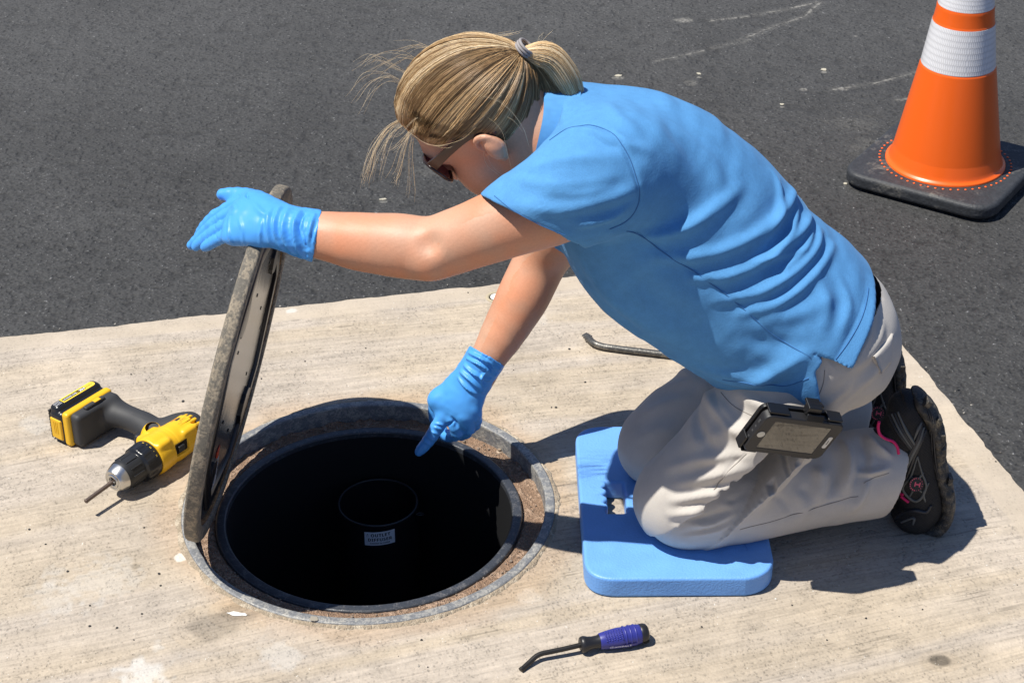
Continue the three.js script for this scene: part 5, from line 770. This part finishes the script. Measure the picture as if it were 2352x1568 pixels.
  strip([[2058, 1190], [2080, 1176], [2104, 1172], [2128, 1176], [2140, 1160]], .0030, mO, 'toe_cap');
  strip([[2070, 1200], [2100, 1190], [2098, 1205]], .0018, mG, 'overlay_line');
  for (let i = 0; i < 3; i++) strip([[2118 + i * 6, 915 + i * 8], [2134 + i * 5, 960], [2136 + i * 5, 1010], [2140 + i * 5, 1060], [2152 + i * 3, 1100]], .0012, mO, 'sole_groove', 0.0004, pickS);
  // tread blocks under the sole and along its side
  { const bl = []; for (const [x, y, a, w, h] of [[2134, 922, .65, 15, 16], [2158, 966, .25, 12, 22], [2167, 1000, .12, 12, 18], [2167, 1036, -.02, 12, 26], [2184, 1100, .1, 12, 20], [2186, 1130, 0, 13, 20], [2184, 1160, -.25, 13, 20], [2172, 1190, -.7, 13, 20], [2148, 1210, -1.15, 12, 20], [2116, 1216, -1.5, 11, 20]]) for (const dz of [-0.024, 0, 0.024]) { const c = J(x, y, Z0 + dz * 0.95), b = rbox(w * 0.0007, h * 0.00078, 0.019, 0.0022, 2); b.rotateZ(-a * 0.9); b.translate(c.x - 0.002, Math.max(c.y, 0.008), Z0 + dz); bl.push(b); } for (const b of bl) add('tread_block', boxUV(b, 6), mS); }
  // round emblem
  const ep = lift(pickU(2105, 1112), 0.0050), en = V(0.10, 0.35, 0.93).normalize(), ex = V(1, -0.1, 0).addScaledVector(en, -en.x * 1).normalize(), ey = V(0, 0, 0).crossVectors(en, ex);
  const et = canvasTex(128, 128, (x) => { x.fillStyle = '#1c1c1a'; x.fillRect(0, 0, 128, 128); x.strokeStyle = '#e0566c'; x.lineWidth = 9; x.setLineDash([11, 7]); x.beginPath(); x.arc(64, 64, 52, 0.1, 3.05); x.stroke(); x.setLineDash([5, 16]); x.beginPath(); x.arc(64, 64, 52, 3.3, 6.2); x.stroke(); x.fillStyle = '#e0566c'; x.save(); x.translate(64, 56); x.rotate(0.08); x.fillRect(-20, -27, 40, 11); x.fillRect(-20, 13, 40, 11); x.fillRect(-6, -20, 12, 36); x.restore(); });
  const disc = new THREE.CylinderGeometry(0.0125, 0.0125, 0.003, 32).rotateX(Math.PI / 2).toNonIndexed(); framed(disc, ep, ex, ey, en); add('emblem', disc, std({ map: et, roughness: 0.5 }));
  // laces
  const lace = (pts, r) => add('shoelace', sweep(bez(pts, pts.length * 7), () => r, 7), mP);
  lace([[2020, 968], [2018, 980], [2022, 997], [2034, 1007], [2052, 1014], [2062, 1027], [2065, 1042]].map(([x, y]) => lift(J(x, y, 0.622), 0)), .0024);
  for (const l of [[[2040, 1108], [2054, 1112]], [[2048, 1118], [2064, 1123]], [[2060, 1131], [2076, 1135]], [[2070, 1139], [2080, 1147], [2088, 1153]]]) lace(l.map(([x, y]) => lift(pickU(x, y), 0.002)), .0026);
  lace([[2024, 1128], [2020, 1150], [2014, 1165]].map(([x, y]) => J(x, y, 0.60)), .0028); lace([[2026, 1130], [2030, 1150], [2027, 1168]].map(([x, y]) => J(x, y, 0.597)), .0036);
  add('lace_tip', sweep(bez([J(2013, 1162, .6), J(2012, 1182, .598)], 4), () => .0018, 6), std({ color: C3(0.6, 0.25, 0.35), roughness: 0.4 }));
  // ankle and sock inside the shoe
  const an = limb([[J(2050, 1015), .030], [J(2000, 1050), .033]], V(0, 1, 0), { sub: 2 }); add('sock', meshSDF(an, V(0.50, 0.06, 0.50), V(0.68, 0.26, 0.64), 0.004), std({ color: C3(0.02, 0.02, 0.022), roughness: 0.9 }));
  return root;
}
const shoeL = makeShoe(), shoeR = shoeL.clone(); person.add(shoeR); shoeR.position.add(V(-0.028, 0, -0.205)); shoeR.userData.label = 'far black trainer behind the near one';
// ---- hair
const hairCols = [[0.78, 0.59, 0.35], [0.63, 0.44, 0.235], [0.44, 0.285, 0.14], [0.25, 0.155, 0.075], [0.88, 0.73, 0.50]];
{
  const c0 = [0, 0.038], ER = [0.104, 0.096, 0.080], T = V(-0.9987, 0.05, 0).normalize(), E1 = V(0.05, 0.9987, 0).normalize(), E2 = V(0, 0, 1);
  const line = [[0, 150], [40, 146], [73, 127], [86, 108], [96, 92], [112, 92], [130, 87], [150, 80], [180, 72]].map(([a, b]) => [a * Math.PI / 180, b * Math.PI / 180]);
  const hairline = (phi) => { let a = Math.abs(Math.atan2(Math.sin(phi), Math.cos(phi))); for (let i = 0; i < line.length - 1; i++) if (a <= line[i + 1][0]) { const t = sstep(0, 1, (a - line[i][0]) / (line[i + 1][0] - line[i][0])); return lerp(line[i][1], line[i + 1][1], t * 0.5 + 0.5 * (a - line[i][0]) / (line[i + 1][0] - line[i][0])); } return line[line.length - 1][1]; };
  const dirAt = (phi, th) => T.clone().multiplyScalar(Math.cos(th)).addScaledVector(E1, Math.sin(th) * Math.cos(phi)).addScaledVector(E2, Math.sin(th) * Math.sin(phi));
  const lockBulge = (phi, th) => { const p = Math.atan2(Math.sin(phi), Math.cos(phi)); return (0.009 * Math.exp(-Math.pow((p - 0.30) / 0.24, 2)) - 0.004 * Math.exp(-Math.pow((p - 0.72) / 0.16, 2))) * sstep(0.3, 1.1, th) * sstep(2.75, 2.1, th) + 0.007 * sstep(0.9, 2.0, th) * Math.exp(-Math.pow(p / 1.2, 2)); };
  const at3 = (phi, th, lift) => { const d = dirAt(phi, th), s = 0.0035 + lift + lockBulge(phi, th) + 0.0045 * sstep(0.75, 0.12, th); return hp(c0[0] + d.x * (ER[0] - 0.004 + s), c0[1] + d.y * (ER[1] - 0.004 + s), d.z * (ER[2] - 0.003 + s)); };
  // scalp shell
  const N = 160, M = 60, pos = [], ix = [], col = [];
  for (let i = 0; i <= N; i++) for (let j = 0; j <= M; j++) { const phi = i / N * 6.28318, th = lerp(0.02, hairline(phi) - 0.03, j / M), groove = 0.0016 * noise3(Math.cos(phi) * 14, Math.sin(phi) * 14, 2) + 0.001 * noise3(Math.cos(phi) * 40, Math.sin(phi) * 40, 5); const p = at3(phi, th, -0.0035 + groove - 0.005 * sstep(0.9, 1, j / M)); pos.push(p.x, p.y, p.z); const k = 0.5 + 0.5 * noise3(Math.cos(phi) * 12, Math.sin(phi) * 12, 9); const b = [lerp(0.20, 0.36, k), lerp(0.13, 0.25, k), lerp(0.07, 0.14, k)]; col.push(...b); }
  for (let i = 0; i < N; i++) for (let j = 0; j < M; j++) { const a = i * (M + 1) + j, b = a + M + 1; ix.push(a, b, a + 1, b, b + 1, a + 1); }
  const g = new THREE.BufferGeometry(); g.setAttribute('position', new THREE.Float32BufferAttribute(pos, 3)); g.setAttribute('color', new THREE.Float32BufferAttribute(col, 3)); g.setIndex(ix); g.computeVertexNormals();
  const hairMat = phys({ vertexColors: true, color: 0xffffff, roughness: 0.36, specularIntensity: 0.8, side: THREE.DoubleSide });
  const hair = new THREE.Group(); hair.name = 'hair'; hair.position.copy(HC).sub(PB); person.add(hair); const root = { position: HC };
  const hadd = (n, g, lab) => { g.translate(-HC.x, -HC.y, -HC.z); return mesh(n, g, hairMat, hair, lab); };
  hadd('scalp_hair', g);
  // strands
  const r = rng(4242), SP = [], SI = [], SC = [];
  function strand(path, r0, c, tipR = 0.4) {
    const n = path.length, base = SP.length / 3; let up = V(0.31, 0.9, 0.3);
    for (let i = 0; i < n; i++) { const t = path[Math.min(n - 1, i + 1)].clone().sub(path[Math.max(0, i - 1)]).normalize(), s = V(0, 0, 0).crossVectors(t, up).normalize(), w = V(0, 0, 0).crossVectors(s, t), q = i / (n - 1), rad = r0 * (q < 0.75 ? 1 : lerp(1, tipR, (q - 0.75) * 4)); for (let k = 0; k < 3; k++) { const a = k * 2.0944, p = path[i].clone().addScaledVector(s, Math.cos(a) * rad).addScaledVector(w, Math.sin(a) * rad); SP.push(p.x, p.y, p.z); SC.push(c[0], c[1], c[2]); } }
    for (let i = 0; i < n - 1; i++) for (let k = 0; k < 3; k++) { const a = base + i * 3 + k, b = base + i * 3 + (k + 1) % 3; SI.push(a, b, a + 3, b, b + 3, a + 3); }
  }
  const flush = (n, kind, lab) => { const g = new THREE.BufferGeometry(); g.setAttribute('position', new THREE.Float32BufferAttribute(SP, 3)); g.setAttribute('color', new THREE.Float32BufferAttribute(SC, 3)); g.setIndex(SI.slice()); g.computeVertexNormals(); const m = hadd(n, g, lab); if (kind) m.userData.kind = 'stuff'; SP.length = SI.length = SC.length = 0; return m; };
  const pickCol = (phi, v) => { const pp = Math.atan2(Math.sin(phi), Math.cos(phi)), k = 0.45 * noise3(Math.cos(phi) * 9, Math.sin(phi) * 9, 1) + 0.3 * noise3(Math.cos(phi) * 30, Math.sin(phi) * 30, 4) + 0.9 * (r() - 0.5) - 0.5 * Math.exp(-Math.pow((pp - 0.78) / 0.18, 2)), top = Math.exp(-Math.pow((Math.atan2(Math.sin(phi), Math.cos(phi)) - 0.1) / 0.5, 2)); let i = k + top * 0.55 > 0.45 ? (r() < 0.35 ? 4 : 0) : k > 0.08 ? 1 : k > -0.28 ? 2 : 3; if (Math.abs(Math.abs(phi > Math.PI ? phi - 6.283 : phi) - 2.6) < 0.6 && r() < 0.7) i = 3; const c = hairCols[i], m = 0.85 + 0.3 * r(); return [c[0] * m, c[1] * m, c[2] * m]; };
  for (let s = 0; s < 11000; s++) {
    let phi = (r() * 2 - 1) * Math.PI; if (r() < 0.35) phi = (r() * 1.1 - 0.1) * Math.PI; const th1 = hairline(phi) + 0.02 * (r() - 0.5) - (r() < 0.5 ? 0 : r() * r() * 0.9), lay = r(), wob = 0.035 * (r() - 0.5), cl = 0.05 * noise3(Math.cos(phi) * 18, Math.sin(phi) * 18, 7), n = 13, path = [];
    for (let i = 0; i < n; i++) { const q = i / (n - 1), th = lerp(th1, 0.05, q), w = Math.sin(Math.PI * q), lift = -0.002 + 0.006 * lay * (0.35 + 0.65 * w) + 0.003 * w * noise3(Math.cos(phi) * 20, Math.sin(phi) * 20, q * 2); path.push(at3(phi + cl * w + wob * w + 0.30 * Math.sin(phi) * (th / 2.4) * (1 - q) * (Math.abs(phi) < 1.3 ? 0.6 : 0), th, (i === 0 ? -0.005 : lift))); }
    strand(path, 0.00018 + 0.00026 * r() * r(), pickCol(phi));
  }
  flush('hair_strands', true);
  // ponytail
  const TP = at3(0, 0.0, 0.003), tieN = dirAt(0, 0), tw = HF.clone().multiplyScalar(tieN.x).addScaledVector(HU, tieN.y);
  const pt = [[1200, 132, .0], [1226, 122, .0], [1262, 128, .0], [1294, 163, .002], [1318, 205, .004], [1335, 235, .006]].map(([x, y, z], i) => atZ(x, y, lerp(TP.z, 0.548, i / 5) + z));
  const cr = new THREE.CatmullRomCurve3([TP.clone().addScaledVector(tw, -0.004), ...pt.slice(1)], false, 'centripetal'); const fr = cr.computeFrenetFrames(24, false);
  for (let s = 0; s < 3600; s++) {
    const a = r() * 6.283, q = Math.sqrt(r()), len = 0.72 + 0.30 * r(), path = [], n = 14, w1 = r() - 0.5, w2 = r() - 0.5;
    for (let i = 0; i < n; i++) { const t = clamp(i / (n - 1) * len), p = cr.getPoint(t), k = Math.min(24, Math.round(t * 24)), sp = lerp(0.008, 0.019, sstep(0, 0.35, t)) * (1 - 0.5 * sstep(0.6, 1, t)); p.addScaledVector(fr.normals[k], Math.cos(a) * q * sp + 0.004 * w1 * t).addScaledVector(fr.binormals[k], Math.sin(a) * q * sp * 1.15 + 0.004 * w2 * t); p.y -= 0.012 * t * t * (q * Math.max(0, -Math.sin(a)) + 0.3); path.push(p); }
    const up = path[5].y > cr.getPoint(5 / 13 * len).y, m = 0.85 + 0.3 * r(), c = hairCols[r() < 0.4 ? 0 : r() < 0.5 ? 1 : r() < 0.4 ? 4 : 2]; strand(path, 0.0002 + 0.0003 * r(), [c[0] * m, c[1] * m, c[2] * m], 0.25);
  }
  // inner darker hair under the tail
  for (let s = 0; s < 500; s++) { const n = 10, path = [], a = r() * 6.28, q = r(), e = atZ(1262 + 50 * (r() - 0.3), 232 + 30 * r(), 0.545 + 0.05 * (r() - 0.5)); const st = TP.clone().addScaledVector(HL, 0.012 * (r() - 0.5)).addScaledVector(HU, 0.012 * (r() - 0.5)); const mid = st.clone().lerp(e, 0.5).addScaledVector(tw, 0.01 + 0.012 * q); for (let i = 0; i < n; i++) { const t = i / (n - 1); path.push(st.clone().multiplyScalar((1 - t) * (1 - t)).addScaledVector(mid, 2 * t * (1 - t)).addScaledVector(e, t * t)); } const c = hairCols[r() < 0.6 ? 3 : 2], m = 0.8 + 0.3 * r(); strand(path, 0.0005, [c[0] * m, c[1] * m, c[2] * m], 0.3); }
  flush('ponytail', false, 'short blonde ponytail');
  // loose strands blown about
  const loose = (px, n0, spread, z, rad) => { const n = Math.round(n0 * 1.7); for (let k = 0; k < n; k++) { const o = [r() - 0.5, r() - 0.5, r() - 0.5], path = bez(px.map(([x, y], i) => { const t = i / (px.length - 1); return atZ(x + (o[0] * 1.5 + 0.5 * (r() - 0.5)) * spread * (0.15 + t) * 2, y + (o[1] * 1.5 + 0.5 * (r() - 0.5)) * spread * (0.15 + t) * 2, z + o[2] * 0.03 * t); }), 16); const c = hairCols[r() < 0.55 ? 4 : 0]; strand(path, rad * (0.7 + 0.5 * r()), c, 0.5); } };
  loose([[930, 270], [892, 295], [862, 340], [848, 385], [838, 425]], 9, 9, .53, .00019); loose([[935, 280], [900, 300], [875, 345], [858, 400]], 7, 12, .54, .00016); loose([[940, 300], [920, 350], [905, 400], [893, 420]], 5, 10, .55, .00016); loose([[950, 300], [945, 350], [944, 420], [943, 460]], 4, 8, .55, .00016);
  loose([[935, 200], [890, 175], [850, 190], [810, 235]], 5, 16, .52, .00016); loose([[940, 170], [900, 150], [860, 130], [835, 150]], 4, 14, .52, .00016); loose([[960, 140], [930, 130], [895, 140], [840, 175]], 4, 16, .5, .00016); loose([[990, 110], [960, 102], [920, 112]], 4, 10, .5, .00016); loose([[1100, 85], [1150, 84], [1185, 78]], 3, 8, .5, .00016); loose([[1235, 105], [1245, 90], [1255, 80]], 4, 10, .5, .00016);
  loose([[1060, 235], [1010, 260], [960, 285], [925, 320], [905, 335]], 6, 10, .60, .00016);
  // wisps in front of the ear
  for (const l of [[[1020, 255], [1080, 275], [1105, 320], [1120, 380], [1150, 405], [1165, 415]], [[1030, 250], [1110, 265], [1150, 300], [1165, 350], [1172, 395]], [[1090, 215], [1150, 230], [1200, 285], [1215, 330]], [[1075, 270], [1120, 255], [1180, 270], [1210, 300]], [[980, 330], [1040, 335], [1090, 290]], [[935, 300], [990, 330], [1060, 320], [1100, 290]]]) loose(l, 1, 6, 0.628, .00016);
  flush('loose_strands', true);
  // hair tie
  const tie = []; for (const [o, rr] of [[-0.003, 0.0125], [0.0015, 0.0135], [0.006, 0.0130]]) { const t = new THREE.TorusGeometry(rr, 0.0022, 8, 40); const z = tw.clone().normalize(), x = HL.clone(), y = V(0, 0, 0).crossVectors(z, x).normalize(); framed(t, TP.clone().addScaledVector(z, o + 0.004), x, y, z); tie.push(t); }
  wpart('hair_tie', merge(tie), std({ color: C3(0.30, 0.28, 0.28), roughness: 0.7 }), person);
}
// ---- sunglasses
{
  const fm = phys({ color: C3(0.022, 0.011, 0.010), roughness: 0.3, clearcoat: 0.3 }), lm = phys({ color: C3(0.10, 0.03, 0.06), roughness: 0.03, transmission: 0.6, thickness: 0, specularIntensity: 1 }), S = new THREE.Group(); S.name = 'sunglasses'; S.position.copy(HC).sub(PB); person.add(S);
  const add = (n, g, m) => { g.translate(-HC.x, -HC.y, -HC.z); return mesh(n, g, m, S); };
  for (const s of [1, -1]) {
    const tp = [[0.088, 0.034, 0.070], [0.076, 0.036, 0.0745], [0.045, 0.037, 0.077], [0.012, 0.034, 0.0785], [-0.006, 0.026, 0.079], [-0.018, 0.008, 0.077]].map(([f, u, l]) => hp(f, u, s * l));
    const path = bez(tp, 30), pos = [], ix = []; path.forEach((p, i) => { const q = i / (path.length - 1), h = lerp(0.0085, 0.0045, sstep(0, 0.8, q)), w = 0.0016, t = path[Math.min(path.length - 1, i + 1)].clone().sub(path[Math.max(0, i - 1)]).normalize(), y = HU.clone().addScaledVector(t, -HU.dot(t)).normalize(), x = V(0, 0, 0).crossVectors(t, y); for (const [a, b] of [[1, 1], [-1, 1], [-1, -1], [1, -1]]) { const v = p.clone().addScaledVector(x, a * w).addScaledVector(y, b * h); pos.push(v.x, v.y, v.z); } });
    for (let i = 0; i < path.length - 1; i++) for (let k = 0; k < 4; k++) { const a = i * 4 + k, b = i * 4 + (k + 1) % 4; ix.push(a, b, a + 4, b, b + 4, a + 4); } ix.push(0, 2, 1, 0, 3, 2); const e = (path.length - 1) * 4; ix.push(e, e + 1, e + 2, e, e + 2, e + 3);
    const g = new THREE.BufferGeometry(); g.setAttribute('position', new THREE.Float32BufferAttribute(pos, 3)); g.setIndex(ix); const gg = g.toNonIndexed(); gg.computeVertexNormals(); add('temple_arm', gg, fm);
    // lens and its rim on a curved front
    const outline = []; for (let i = 0; i < 40; i++) { const a = i / 40 * 6.283, ce = Math.cos(a), se = Math.sin(a), ex = Math.sign(ce) * Math.pow(Math.abs(ce), 0.75) * 0.031, ey = Math.sign(se) * Math.pow(Math.abs(se), 0.75) * 0.0245; outline.push([0.038 + ex * 1.06, 0.012 + ey * 1.08 - 0.004 * (ex / 0.031) * -1]); }
    const F = (l) => 0.104 - 2.9 * l * l; const pts = outline.map(([l, u]) => hp(F(l) - 0.05 * (0.014 - u) * 1, u, s * l));
    add('lens_rim', tube(pts, 0.0026, 80, 6, true), fm);
    const c = hp(F(0.038), 0.012, s * 0.038), lp = [c.x, c.y, c.z], li = []; pts.forEach((p) => lp.push(p.x, p.y, p.z)); for (let i = 0; i < 40; i++) li.push(0, 1 + i, 1 + (i + 1) % 40); const lg = new THREE.BufferGeometry(); lg.setAttribute('position', new THREE.Float32BufferAttribute(lp, 3)); lg.setIndex(li); lg.computeVertexNormals(); add('lens', lg, lm);
  }
  add('bridge', tube([hp(0.102, 0.026, 0.009), hp(0.106, 0.029, 0), hp(0.102, 0.026, -0.009)], 0.0024, 10, 8), fm);
}

// ---------------------------------------------------------------- phone in its belt holster
{
  const c = atZ(1822, 1000, 0.762), W = _F.clone().negate(), R = V(1, 0, 0), img = (x, y, d) => R.clone().multiplyScalar(x).addScaledVector(_U, y).addScaledVector(W, d);
  const e1 = img(0.127, -0.018, -0.058).normalize(); let e2 = img(0.037, 0.059, 0.058); e2.addScaledVector(e1, -e2.dot(e1)).normalize(); const n = V(0, 0, 0).crossVectors(e1, e2).normalize();
  const t = thing('smartphone', 'smartphone in a thick black case clipped to the trouser waist by a holster', 'smartphone', c.clone()); // axes: e1 to the right, e2 up, n out
  const put = (nm, g, m, lab) => { framed(g, V(0, 0, 0), e1, e2, n); return mesh(nm, g, m, t, lab); };
  const L = 0.138, H = 0.083, blk = phys({ color: C3(0.017, 0.017, 0.019), roughness: 0.5 }), hol = phys({ color: C3(0.008, 0.008, 0.009), roughness: 0.32 });
  const rrect = (w, h, r) => { const s = new THREE.Shape(); s.moveTo(-w + r, -h); s.lineTo(w - r, -h); s.absarc(w - r, -h + r, r, -Math.PI / 2, 0); s.lineTo(w, h - r); s.absarc(w - r, h - r, r, 0, Math.PI / 2); s.lineTo(-w + r, h); s.absarc(-w + r, h - r, r, Math.PI / 2, Math.PI); s.lineTo(-w, -h + r); s.absarc(-w + r, -h + r, r, Math.PI, 1.5 * Math.PI); return s; };
  const sc = rrect(0.0510, 0.0318, 0.001); const body = rrect(L / 2 - 0.003, H / 2 - 0.003, 0.010);
  const holeP = new THREE.Path(sc.getPoints(4)); body.holes.push(holeP);
  const bg = new THREE.ExtrudeGeometry(body, { depth: 0.011, bevelEnabled: true, bevelSize: 0.003, bevelThickness: 0.003, bevelSegments: 4, curveSegments: 10 }); bg.translate(0, 0, -0.0085); put('case', bg.toNonIndexed(), blk);
  const scr = new THREE.BoxGeometry(0.106, 0.068, 0.004); scr.translate(0, 0, 0.0026); put('screen', scr, phys({ color: C3(0.01, 0.01, 0.011), roughness: 0.025, specularIntensity: 1, ior: 1.9, clearcoat: 0.6, clearcoatRoughness: 0.02 }));
  const hb = new THREE.CylinderGeometry(0.0062, 0.0062, 0.001, 28); hb.rotateX(Math.PI / 2); hb.translate(-0.0580, 0, 0.0057); put('home_button', hb, std({ color: C3(0.6, 0.58, 0.5), roughness: 0.35 }));
  const sp = new THREE.ExtrudeGeometry(rrect(0.0035, 0.013, 0.0028), { depth: 0.0006, bevelEnabled: false }); sp.translate(0.0590, 0, 0.0054); put('earpiece', sp, std({ color: C3(0.62, 0.6, 0.55), roughness: 0.4 })); const sl = rbox(0.001, 0.009, 0.0006, 0.0003, 1); sl.translate(0.0590, 0, 0.0062); put('earpiece_slot', sl, std({ color: C3(0.02, 0.02, 0.02), roughness: 0.6 }));
  for (const x of [0.034, 0.044]) { const b = rbox(0.0085, 0.002, 0.0045, 0.0009); b.translate(x, H / 2 + 0.0003, -0.002); put('side_button', b, blk); }
  for (const [y, w] of [[0.020, 0.006], [0.008, 0.003], [-0.002, 0.003], [-0.018, 0.010]]) { const b = rbox(0.001, w, 0.004, 0.0004, 1); b.translate(-L / 2 - 0.0002, y, -0.002); put('port_cover', b, phys({ color: C3(0.05, 0.05, 0.052), roughness: 0.4 })); }
  const back = new THREE.ExtrudeGeometry(rrect(L / 2 + 0.001, H / 2 + 0.001, 0.012), { depth: 0.004, bevelEnabled: true, bevelSize: 0.0015, bevelThickness: 0.0015, bevelSegments: 3 }); back.translate(0, 0, -0.0185); put('holster', back, hol);
  for (const [x, y, w] of [[-L / 2 + 0.02, H / 2 + 0.003, 0.036], [L / 2 - 0.02, H / 2 + 0.003, 0.026], [L / 2 - 0.03, -H / 2 - 0.003, 0.034], [-L / 2 + 0.016, -H / 2 - 0.003, 0.026]]) { const b = rbox(w, 0.0038, 0.019, 0.0016); b.translate(x, y, -0.0075); put('holster_lip', b, hol); }
  for (const [x, y, h] of [[-L / 2 - 0.003, -H / 2 + 0.014, 0.026]]) { const b = rbox(0.0038, h, 0.019, 0.0016); b.translate(x, y, -0.0075); put('holster_lip', b, hol); }
  const c1 = rbox(0.026, 0.020, 0.014, 0.003); c1.rotateX(-0.3); c1.translate(0.010, H / 2 + 0.010, -0.012); put('belt_clip', c1, hol); const c2 = rbox(0.030, 0.012, 0.004, 0.0015); c2.rotateX(-0.5); c2.translate(0.012, H / 2 + 0.003, 0.002); put('clip_lever', c2, hol); const c3 = rbox(0.024, 0.005, 0.022, 0.002); c3.translate(0.006, H / 2 + 0.018, -0.012); put('clip_hinge', c3, hol);
}
// ---------------------------------------------------------------- bits lying about
{
  const pebMat = [std({ color: C3(0.03, 0.03, 0.032), roughness: 0.9 }), std({ color: C3(0.30, 0.28, 0.25), roughness: 0.9 }), std({ color: C3(0.10, 0.09, 0.085), roughness: 0.9 })], r = rng(31), lists = [[], [], []];
  const peb = (p, s, k) => { const g = new THREE.IcosahedronGeometry(s, 1), a = g.attributes.position; const o = r() * 50; for (let i = 0; i < a.count; i++) { const m = 1 + 0.35 * noise3(a.getX(i) / s * 1.3 + o, a.getY(i) / s * 1.3, a.getZ(i) / s * 1.3); a.setXYZ(i, a.getX(i) * m, a.getY(i) * m * 0.7, a.getZ(i) * m); } g.computeVertexNormals(); g.rotateY(r() * 6); g.translate(p.x, p.y + s * 0.3, p.z); lists[k].push(g); };
  for (const [x, y, s] of [[420, 922, 3.4], [1344, 878, 3], [1308, 802, 3], [1277, 936, 3], [1267, 936, 2], [1160, 775, 2.6], [1075, 672, 2], [155, 1312, 3], [365, 1318, 3], [368, 1345, 2.4], [205, 1438, 2.8], [206, 1391, 2.4], [325, 1410, 2.4], [268, 1442, 2.4], [104, 1250, 2], [66, 1216, 2.6], [968, 1470, 2.6], [1150, 1290, 2], [1820, 1390, 2], [1990, 1420, 2.4], [2200, 890, 3.4], [2265, 990, 2.6], [2288, 1060, 2.2], [2120, 1400, 2], [700, 830, 2.2], [600, 870, 2], [840, 800, 2], [300, 860, 2], [1180, 850, 1.8], [330, 1212, 2.4], [1612, 1440, 2.2], [1900, 1470, 2]]) peb(atY(x, y), s / 1300, 0);
  for (let i = 0; i < 260; i++) { const p = atY(r() * 2352, 640 + r() * 920); if (Math.hypot(p.x - MH.x, p.z - MH.z) < 0.325 || (p.x > 0.1 && p.x < 0.43 && p.z > 0.33 && p.z < 0.78)) continue; const dl = (p.x - CORNER.x) * -EDGE_L.z + (p.z - CORNER.z) * EDGE_L.x; if (p.z < CORNER.z + 0.03 - (p.x - CORNER.x) * 0.2156 || p.x > CORNER.x + (p.z - CORNER.z) * 0.253 - 0.02) continue; peb(p, 0.0005 + 0.0012 * r() * r(), r() < 0.6 ? 2 : 1); }
  for (let i = 0; i < 150; i++) { const s = r() * 2.0, q = r(), side = r() < 0.5; const p = side ? CORNER.clone().addScaledVector(EDGE_L, s) : CORNER.clone().addScaledVector(EDGE_R, s * 0.7); p.x += side ? 0 : 0.004 + 0.05 * q * q; p.z -= side ? 0.004 + 0.04 * q * q : 0; p.y = -0.006; peb(p, 0.0008 + 0.0022 * r() * r(), r() < 0.75 ? 2 : 1); }
  const mk = (l, k, n) => { const m = mesh('pebbles', merge(l), pebMat[k]); m.name = numbered('pebbles'); m.userData.kind = 'stuff'; m.userData.label = n; m.userData.category = 'pebbles'; };
  mk(lists[0], 0, 'scattered black asphalt crumbs on the slab'); mk(lists[1], 1, 'scattered pale sand grains on the slab'); mk(lists[2], 2, 'scattered brown grit on slab and asphalt edge');
  // pale flakes on the ground
  const flake = (x, y, w, d, rot, h0, label, mat) => { const s = new THREE.Shape(), N = 18, o = r() * 40; for (let i = 0; i < N; i++) { const a = i / N * 6.283, q = 1 + 0.35 * noise3(Math.cos(a) * 1.7 + o, Math.sin(a) * 1.7, 1) + 0.2 * noise3(Math.cos(a) * 5 + o, Math.sin(a) * 5, 1); i ? s.lineTo(Math.cos(a) * w * q, Math.sin(a) * d * q) : s.moveTo(Math.cos(a) * w * q, Math.sin(a) * d * q); } s.closePath(); const g = new THREE.ExtrudeGeometry(s, { depth: 0.0008, bevelEnabled: true, bevelSize: 0.0006, bevelThickness: 0.0004, bevelSegments: 1 }); g.rotateX(-Math.PI / 2); g.rotateY(rot); const p = atY(x, y, h0); const m = tag(mesh('flake', g, mat), label, 'flake'); m.name = numbered('flake'); m.position.set(p.x, h0 + 0.0006, p.z); };
  const pale = std({ color: C3(0.42, 0.39, 0.31), roughness: 0.9 }), wht = std({ color: C3(0.75, 0.74, 0.70), roughness: 0.8 });
  flake(546, 1411, 0.014, 0.0045, -0.15, 0, 'white sliver lying on the slab in front of the manhole frame', wht);
  flake(1421, 174, 0.009, 0.006, 0.3, -0.006, 'pale flake on the asphalt nearest above the shirt shoulder', pale); flake(1606, 170, 0.0045, 0.006, 0.6, -0.006, 'small pale flake on the asphalt above the middle of the back', pale); flake(1893, 160, 0.008, 0.006, 0.2, -0.006, 'pale flake on the asphalt left of the white cone band', pale);
  flake(1797, 240, 0.0055, 0.004, 0.2, -0.006, 'small pale flake on the asphalt between back and cone', pale); flake(1942, 422, 0.004, 0.005, 0.2, -0.006, 'tiny pale flake on the asphalt left of the cone base corner', pale); flake(880, 458, 0.007, 0.004, 0.2, -0.006, 'pale flake on the asphalt below the loose hair', pale);
  flake(720, 1422, 0.005, 0.006, 0.8, 0.0045, 'grey crumb of concrete on the front of the manhole rim', std({ color: C3(0.3, 0.27, 0.22), roughness: 0.95 }));
  // capped socket let into the slab behind the pointing arm
  const sk = atY(1140, 683), k = thing('anchor_socket', 'round socket with a white plug set in the slab behind the pointing arm', 'socket', V(sk.x, 0, sk.z));
  mesh('collar', lathe([[0.0215, 0.0005], [0.0205, 0.0022], [0.0165, 0.0025], [0.0150, 0.0008], [0.0148, 0.0002]], 40), std({ color: C3(0.42, 0.36, 0.25), roughness: 0.9 }), k); mesh('gap', lathe([[0.0152, 0.0006], [0, 0.0006]], 40), std({ color: C3(0.03, 0.025, 0.015), roughness: 0.9 }), k); mesh('plug', lathe([[0.0118, 0.0004], [0.0118, 0.0022], [0.010, 0.0030], [0, 0.0033]], 40), std({ color: C3(0.82, 0.8, 0.77), roughness: 0.5 }), k);
}

renderer.render(scene, camera);
